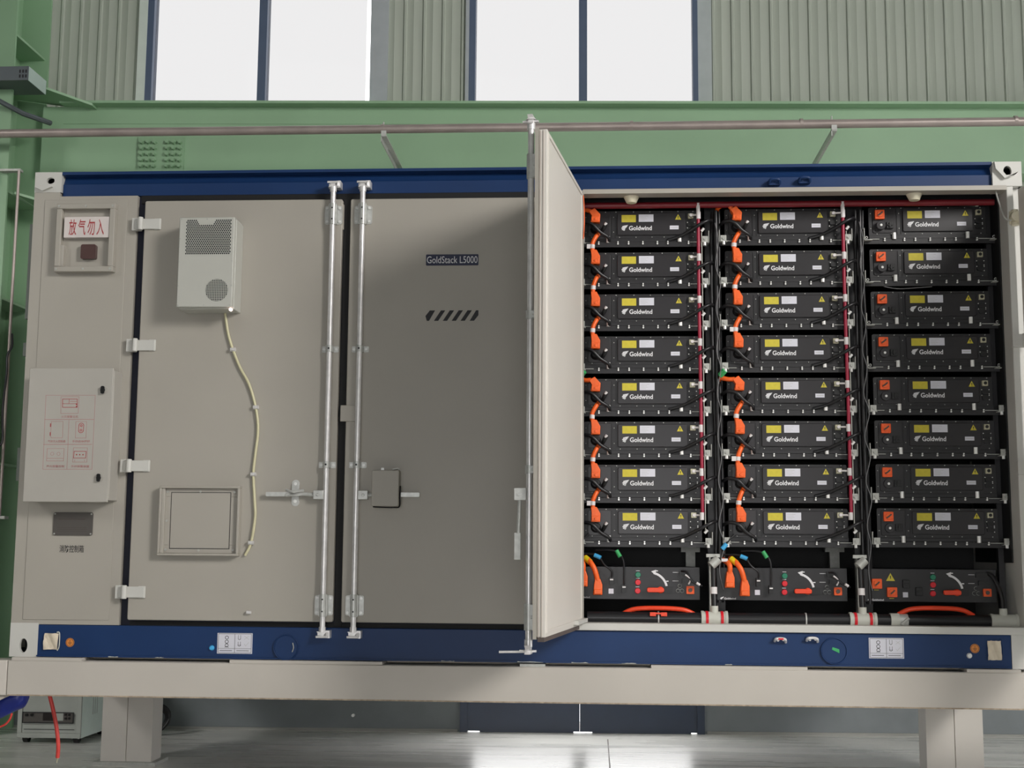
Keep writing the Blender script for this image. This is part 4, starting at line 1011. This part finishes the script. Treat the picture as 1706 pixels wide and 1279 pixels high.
# red pipes and sensors above the packs
x0, z0 = at(980, 331, .42); x1, z1 = at(1660, 331, .42)
tag(MB().cyl((3.44, .20, 3.592), (5.95, .20, 3.592), .020, 14).build('red_pipe', REDP), 'dark red pipe running along the top inside the container', 'pipe')
for px_, nm in ((1052, 'left'), (1523, 'right')):
    x, z = at(px_, 327, .08)
    o = thing('ceiling_sensor', (x, .08, 3.56), 'cream round sensor under the top of the opening, the %s one' % nm, 'sensor', 'cream sensors')
    MB().cyl((x, .08, 3.575), (x, .08, 3.612), .030, 20, rb=.048).build('cover', SENS, o)
    MB().cyl((x-.011, .055, 3.588), (x-.011, .05, 3.588), .006, 8).cyl((x+.011, .055, 3.588), (x+.011, .05, 3.588), .006, 8).build('lens', INK, o)

# ---------------- switchgear boxes at the rack bottoms
SX0, SZ1 = at(1442, 947, .22); SX1, SZ0 = at(1661, 1004, .22)
def sq(zx, zy): return at(1276+zx/3.374, 900+zy/3.374, .22)
def gear_proto():
    P = thing('switchgear_box', (SX0, .22, SZ0), '', 'switchgear box', 'switchgear boxes under the racks')
    y = .22
    MB().box(SX0, SX1-.02, y+.004, y+.6, SZ0, SZ1).build('case', PACKB, P)
    MB().box(SX0-.01, SX1, y, y+.006, SZ0-.0, SZ1).build('faceplate', PACKB, P, bevel=.0015)
    for px_, col in ((207, GRNB), (250, REDB), (298, REDB)):
        x, z = sq(937, px_); MB().cyl((x, y, z), (x, y-.016, z), .017, 20).build('indicator_light', col, P, bevel=.003)
        z2 = z+.024; MB().line([(x-.010, z2), (x+.010, z2)], .003, y).build('caption', LOGO, P)
    ax_, az_ = sq(1010, 290); R_ = sq(1110, 290)[0]-ax_
    MB().circ(ax_, az_, R_-.010, R_+.003, y, a0=12, a1=78, n=16).prism([(ax_+.006, az_+R_+.004), (ax_+.032, az_+R_-.018), (ax_+.036, az_+R_+.014)], y-.0012, y).build('dial_arc', LOGO, P)
    hx0_, hz_ = sq(990, 292); hx1_, _ = sq(1088, 292)
    MB().rrect(hx0_, hx1_, hz_-.014, hz_+.014, y-.045, y-.022, .010).cyl((hx1_-.02, y, hz_), (hx1_-.02, y-.03, hz_), .02, 16).build('rotary_handle', REDO, P, bevel=.003)
    MB().rrect(hx1_+.002, hx1_+.052, hz_-.020, hz_+.018, y-.012, y, .004).build('lock_block', BLACK, P)
    for q in ((1180, 270), (1170, 298), (1194, 298)):
        x, z = sq(*q); MB().cyl((x, y, z), (x, y-.014, z), .010, 12).circ(x, z, .009, .012, y-.002, 1, n=12, th=.001).build('small_socket', [BLACK, BRACK], P)
    x, z = sq(1241, 293)
    MB().rrect(x-.023, x+.023, z-.023, z+.023, y-.02, y, .004).cyl((x, y-.02, z), (x, y-.026, z), .012, 12, 1).build('orange_socket', [ORANGED, GASK], P)
    for q in ((1210, 195), (1225, 240)):
        x, z = sq(*q); MB().box(x-.035, x+.03, y-.02, y, z-.014, z+.012).build('terminal_socket', BLACK, P)
    t = MB()
    for q in ((1160, 193), (1160, 242)): x, z = sq(*q); t.line([(x-.022, z), (x+.012, z)], .0025, y)
    for q in ((1045, 185), (1108, 243)): x, z = sq(*q); t.line([(x-.004, z), (x+.004, z)], .006, y)
    t.build('caption', LOGO, P)
    x, z = sq(572, 340); x1, z1 = sq(662, 324)
    MB().text('Goldwind', x+.024, z+.001, x1-x-.024, z1-z-.006, y, bold=.02).prism([(x, z+.006), (x+.006, z), (x+.020, z+.012), (x+.022, z+.018), (x+.004, z+.012)], y-.001, y).build('brand_logo', LOGO, P)
    return P
def gear_sockets(P, X):
    y = .22
    for q in ((620, 243), (706, 291)):
        x, z = sq(*q); x += X
        MB().rrect(x-.029, x+.029, z-.029, z+.029, y-.024, y, .005).cyl((x, y-.024, z), (x, y-.030, z), .020, 20, 1).tube([(x-.012, y-.032, z-.010), (x, y-.034, z), (x+.012, y-.032, z+.012)], .005, 6, 2).build('orange_socket', [ORANGED, ORANGE, GASK], P, bevel=.002)
        MB().line([(x-.012, z-.037), (x+.012, z-.037)], .004, y).build('caption', YEL, P)
    for q in ((785, 243), (858, 285)):
        x, z = sq(*q); x += X
        MB().rrect(x-.020, x+.020, z-.026, z+.022, y-.022, y, .004).box(x-.012, x+.012, y-.028, y-.022, z-.008, z+.004).build('black_socket', BLACK, P, bevel=.002)
    x, z = sq(784, 306); MB().box(x+X-.015, x+X+.015, y-.002, y, z-.015, z+.015).build('white_label', LABEL, P)
    x, z = sq(700, 208); x += X
    MB().prism([(x-.026, z-.020), (x+.026, z-.020), (x, z+.026)], y-.002, y, 0).prism([(x-.002, z-.008), (x+.002, z-.008), (x+.003, z+.010), (x-.003, z+.010)], y-.003, y-.002, 1).build('warning_triangle', [YEL, INK], P)
gp = gear_proto()
gclean = clone_all(gp)
gp['label'] = 'black switchgear box under the right rack with bare orange sockets'
gear_sockets(gp, 0)
g2 = gclean; g2.location = (SX0-.872, .22, SZ0); g2['label'] = 'black switchgear box under the middle rack with orange cables plugged in'
g1 = dup(g2, (SX0-.872*2-.002, .22, SZ0), 'black switchgear box under the left rack beside the open door')
for i, (gg, X) in enumerate(((g2, -.872), (g1, -1.746))):
    nm = ('middle', 'left')[i]
    y = .22
    def sp_(zx, zy): x, z = sq(zx, zy); return x+X, z
    # two thick orange cables, one grey, one green-sleeved
    for k, (q, top, slv) in enumerate((((620, 243), (597, 125), None), ((706, 291), (640, 118), YCAP))):
        x, z = sp_(*q); tx, tz = sp_(*top)
        o = thing('orange_power_cable', (x, y-.03, z), 'orange cable %s the switchgear box of the %s rack' % (('without a sleeve, plugged upper left into', 'with a yellow sleeve, plugged into')[k], nm), 'cable', 'orange cables on the switchgear')
        MB().tube([(tx-.01, y+.03, tz+.01), (tx+.01, y-.035, tz-.005), ((tx+x)/2+.012, y-.06, (tz+z)/2+.035), (x, y-.055, z+.055)], .0155, 10).build('cable', ORANGE, o)
        MB().prism([(x-.028, z-.03), (x+.028, z-.03), (x+.028, z+.03), (x+.016, z+.065), (x-.016, z+.065), (x-.022, z+.03)], y-.068, y-.01).box(x-.022, x+.022, y-.074, y-.066, z-.026, z+.004).build('plug', ORANGE, o, bevel=.004)
        if slv: MB().cyl((tx-.012, y-.02, tz+.010), (tx+.020, y-.042, tz-.018), .0185, 12).build('yellow_sleeve', slv, o)
        else: MB().rrect(tx-.026, tx+.012, tz+.0, tz+.018, y-.05, y-.01, .003).build('tag_flag', TAGW, o)
    for k, (q, top, slv, cl) in enumerate((((785, 243), (705, 100), BLUET, 'pale blue'), ((858, 285), (815, 80), GREENT, 'green'))):
        x, z = sp_(*q); tx, tz = sp_(*top)
        z -= .01
        o = thing('control_cable', (x, y-.02, z), 'thin dark cable with %s sleeve dropping to the switchgear box of the %s rack' % (cl, nm), 'cable', 'control cables on the switchgear')
        MB().tube([(tx-.13, y+.02, tz+.012), (tx-.05, y-.02, tz+.014), (tx-.0, y-.035, tz), (tx+.035, y-.05, tz-.05), (x, y-.045, z+.07), (x, y-.035, z+.03)], .0055, 8).build('cable', RUB, o)
        if k == 0: MB().cyl((tx-.024, y-.030, tz+.006), (tx+.014, y-.040, tz-.010), .013, 12).build('sleeve', slv, o)
        else: MB().cyl((tx-.006, y-.034, tz+.012), (tx+.016, y-.044, tz-.026), .013, 12).build('sleeve', slv, o)
        MB().box(x-.012, x+.012, y-.04, y-.002, z-.012, z+.035).box(x-.010, x+.010, y-.042, y-.038, z+.016, z+.024, 1).build('plug', [BLACK, TAGW], o)
    x, z = sp_(784, 300)
    MB().box(x-.015, x+.015, y-.002, y, z-.015, z+.015).build('white_label', LABEL, gg)
    x, z = sp_(1218, 240)
    tag(MB().tube([(x-.03, y-.02, z+.055), (x+.0, y-.05, z+.05), (x+.02, y-.06, z+.01), (x+.045, y-.06, z-.015), (x+.09, y-.04, z-.03)], .006, 8).tube([(x+.01, y-.045, z-.02), (x+.02, y-.06, z+.01), (x-.01, y-.055, z+.035)], .005, 8, 1).cyl((x+.055, y-.065, z-.012), (x+.075, y-.06, z-.024), .008, 8, 1).build('jumper_wires', [RUB, TAGW]),
        'tangle of black and white jumper wires on the right of the %s switchgear box' % nm, 'wires', 'jumper wires')
    # coloured tag hanging from the left end of the lowest pack
    x, z = sp_(592, 40)
    o = thing('tagged_cable', (x, y-.02, z-.03), 'short dark cable with pale blue tag under the bottom pack of the %s rack' % nm, 'cable', 'tagged cables')
    MB().tube([(x+.06, y-.015, z+.07), (x+.02, y-.03, z+.03), (x-.02, y-.03, z-.02)], .006, 8).build('cable', RUB, o)
    MB().cyl((x-.016, y-.032, z-.016), (x+.010, y-.032, z+.016), .014, 10).build('blue_tag', BLUET, o)

# ---------------- coolant header along the sill with risers
PZ = (at(1300, 1023, .12)[1]+at(1300, 1040, .12)[1])/2; PR = .036
PZ = max(PZ, OZ0+.02)
hd = thing('coolant_header', (4.6, .12, PZ), 'thick black horizontal pipe with red-striped white tees along the container sill', 'pipe')
MB().cyl((3.46, .12, PZ), (5.84, .12, PZ), PR, 20).build('pipe', RUB, hd)
for px_ in (1190, 1437, 1672):
    x, _ = at(px_, 1030, .12)
    t_ = MB().cyl((x-.07, .12, PZ), (x+.07, .12, PZ), PR+.006, 20).cyl((x, .12, PZ), (x, .12, PZ+.075), .024, 18).cyl((x-.078, .12, PZ), (x-.062, .12, PZ), PR+.010, 20).cyl((x+.062, .12, PZ), (x+.078, .12, PZ), PR+.010, 20)
    to = t_.build('tee', TEE, hd)
    if px_ < 1600:
        for s_ in (-1, 1): MB().cyl((x+s_*.052, .12, PZ), (x+s_*.036, .12, PZ), PR+.009, 20).build('red_band', REDB, to)
        MB().cyl((x, .12, PZ+.07), (x, .14, 1.24), .016, 14).cyl((x, .14, 1.24), (x, .16, 1.42), .014, 14).build('riser', RUB, hd)
        MB().cyl((x, .137, 1.205), (x, .139, 1.245), .021, 16).build('riser_coupling', TAGW, hd)
        MB().cyl((x-.014, .15, 1.37), (x+.03, .16, 1.41), .028, 14).box(x-.04, x+.04, .15, .17, 1.42, 1.44).build('valve', BRACK, hd)
    else:
        MB().tube([(x, .12, PZ+.07), (x, .15, 1.22), (x-.03, .2, 1.32), (x-.07, .24, 1.34)], .012, 10).build('riser', RUB, hd)
for px_ in (1097, 1342):
    x, _ = at(px_, 1030, .12)
    MB().cyl((x-.004, .12, PZ), (x+.004, .12, PZ), PR+.004, 20).build('pipe_strap', ZINC, hd)
x, _ = at(1497, 1030, .12)
MB().cyl((x-.05, .12, PZ), (x+.0, .12, PZ), PR+.007, 20).build('tee_sleeve', TEE, hd)
MB().cyl((x+.0, .12, PZ), (x+.05, .12, PZ), PR+.003, 20).tube([(x+.01, .08, PZ-.02), (x+.03, .075, PZ), (x+.05, .08, PZ+.015)], .009, 8).build('clamp', ZINC, hd)
for a, b_, nm in ((1042, 1158, 'left'), (1505, 1622, 'right')):
    xa, za = at(a, 1021, .1); xb_, _ = at(b_, 1021, .1)
    zt2 = at((a+b_)/2, 1013, .1)[1]
    o = tag(MB().tube([(xa-.02, .14, za-.01), (xa+.05, .12, za+.022), ((xa+xb_)/2-.02, .11, zt2), (xb_-.07, .12, za+.022), (xb_+.01, .14, za-.012)], .014, 10).build('orange_bow_cable', REDO), 'thick orange-red cable bowing over the black pipe under the %s rack' % nm, 'cable', 'bowed orange-red cables')
x, z = at(1097, 1022, .08)
tag(MB().box(x-.05, x-.015, .075, .086, z-.014, z+.008).box(x+.015, x+.05, .075, .086, z-.014, z+.008).box(x-.02, x+.02, .078, .086, z-.003, z+.006).build('cable_clamp', REDO), 'orange-red clip holding the bowed cable to the black pipe', 'clip')

# ============================================================ THINGS UNDER THE FRAME
# instrument cabinet on castors
cy = 2.0
cx0 = at(28, 1230, cy)[0]; cx1 = at(134, 1230, cy)[0]; cz0 = at(80, 1229, cy)[1]; czt = .72
cb = thing('instrument_cabinet', ((cx0+cx1)/2, 2.3, 0), 'grey wheeled instrument cabinet with dark display behind the frame', 'cabinet')
MB().box(cx0, cx1, cy+.01, cy+.62, cz0, czt).build('body', CABS, cb)
MB().ring(cx0, cx1, cz0, czt, .035, cy-.008, cy+.01).box(cx0+.035, cx1-.035, cy+.0, cy+.01, cz0+.035, czt-.035).build('front_frame', CAB, cb, bevel=.003)
ia, ib = at(40, 1186, cy); ic, id_ = at(122, 1203, cy)
pn = MB().box(ia, ic, cy-.012, cy, id_, ib).build('instrument_panel', NPL, cb)
MB().ring(ia-.006, ic+.006, id_-.008, ib+.004, .006, cy-.016, cy-.010).build('panel_frame', INK, pn)
a, b_ = at(73, 1187, cy); c_, d_ = at(90, 1200, cy); MB().box(a, c_, cy-.014, cy-.012, d_, b_).build('display', SCREEN, pn)
a, b_ = at(91, 1187, cy); c_, d_ = at(106, 1200, cy); MB().box(a, c_, cy-.013, cy-.012, d_, b_).build('keypad', CAB, pn)
for q in ((46, 1190), (55, 1190), (111, 1190), (117, 1190), (111, 1196), (117, 1196)):
    x, z = at(q[0], q[1], cy); MB().cyl((x, cy-.012, z), (x, cy-.026, z), .011 if q[0] < 60 else .008, 12).build('knob', BLACK, pn)
for k in range(2): MB().box(cx0+.05, cx1-.05, cy-.003, cy, cz0+.06+.32*k+.0, cz0+.064+.32*k).build('panel_seam', INK, cb)
for x in (cx0+.05, cx1-.05):
    for yy in (cy+.06, cy+.54):
        w_ = MB().cyl((x-.018, yy, .040), (x+.018, yy, .040), .040, 18).build('castor', BLACK, cb)
        MB().box(x-.02, x-.016, yy-.02, yy+.02, .034, cz0).box(x+.016, x+.02, yy-.02, yy+.02, .034, cz0).box(x-.025, x+.025, yy-.03, yy+.03, cz0-.008, cz0).build('castor_fork', CHROME, w_)
s = MB()
for k in range(3): s.box(cx1, cx1+.001, cy+.22+.04*k, cy+.23+.04*k, cz0+.15, cz0+.38)
s.build('side_louvres', CAB, cb)

# coiled black hose on the floor by the wall
hc = at(262, 1190, 2.55)
pts = []
for k in range(66):
    t_ = k/66*2*math.pi*4.2
    rr = .115-.010*(k/66*4)+.004*math.sin(k*1.7)
    pts.append((hc[0]+rr*math.cos(t_), 2.50+.04*(k/66)+.012*math.sin(t_*2.1), .135+rr*math.sin(t_)*.98))
tag(MB().tube(pts, .0125, 10, sub=2).build('coiled_hose', BLACK), 'coiled black hose leaning on the floor behind the left leg', 'hose')

# blue plastic sheet and red cables at the lower left
A_ = at(-40, 1192, .22); B_ = at(44, 1160, .22)
vs = []; fs = []; nr = 18; ns = 16
for j in range(ns+1):
    t_ = j/ns
    px_, pz_ = A_[0]+(B_[0]-A_[0])*t_, A_[1]+(B_[1]-A_[1])*t_+.012*math.sin(t_*3.1)
    R_ = (.058+.026*math.sin(t_*3.14))*(1 if j < ns else .7)
    for i in range(nr):
        a_ = 2*math.pi*i/nr; r1 = R_*(1+.05*math.sin(a_*5+j*.5))
        vs.append((px_+r1*.35*math.cos(a_)*.4, .22+r1*.8*math.cos(a_), pz_+r1*math.sin(a_)))
    if j: fs += [((j-1)*nr+i, (j-1)*nr+(i+1) % nr, j*nr+(i+1) % nr, j*nr+i) for i in range(nr)]
fs += [tuple(range(nr-1, -1, -1)), tuple(range(ns*nr, ns*nr+nr))]
bo = MB().add(vs, fs).build('blue_plastic_sheet', BLUEP)
tag(bo, 'crumpled dark blue plastic sheet wrapped on the brace at lower left', 'plastic sheet')
pts = [(82, 1155), (88, 1180), (94, 1210), (97, 1240), (96, 1262)]
q_ = [(at(a, b_, .25)[0], .25, at(a, b_, .25)[1]) for a, b_ in pts]
o = thing('hanging_red_cable', q_[-1], 'bright red cable end hanging down in front of the instrument cabinet', 'cable')
MB().tube(q_, .0125, 10).build('cable', REDC, o)
MB().cyl(q_[-1], (q_[-1][0]-.004, .25, q_[-1][2]-.03), .006, 8, rb=.003).build('bare_wire', BRASS, o)
pts = [(20, 1188), (16, 1198), (8, 1207), (-4, 1212), (-14, 1214)]
q_ = [(at(a, b_, .0)[0], .0, at(a, b_, .0)[1]) for a, b_ in pts]
tag(MB().tube(q_, .006, 8).build('thin_red_cable', REDC), 'thin red cable curving out at the lower left edge', 'cable')
# small wall plug and switch on the back wall
x, z = wat(589, 1191); tag(MB(XF).cyl((x, 0, z), (x, -.03, z), .012, 10).build('wall_bolt', BOLT), 'small pale bolt on the dark grey wall under the frame', 'bolt')
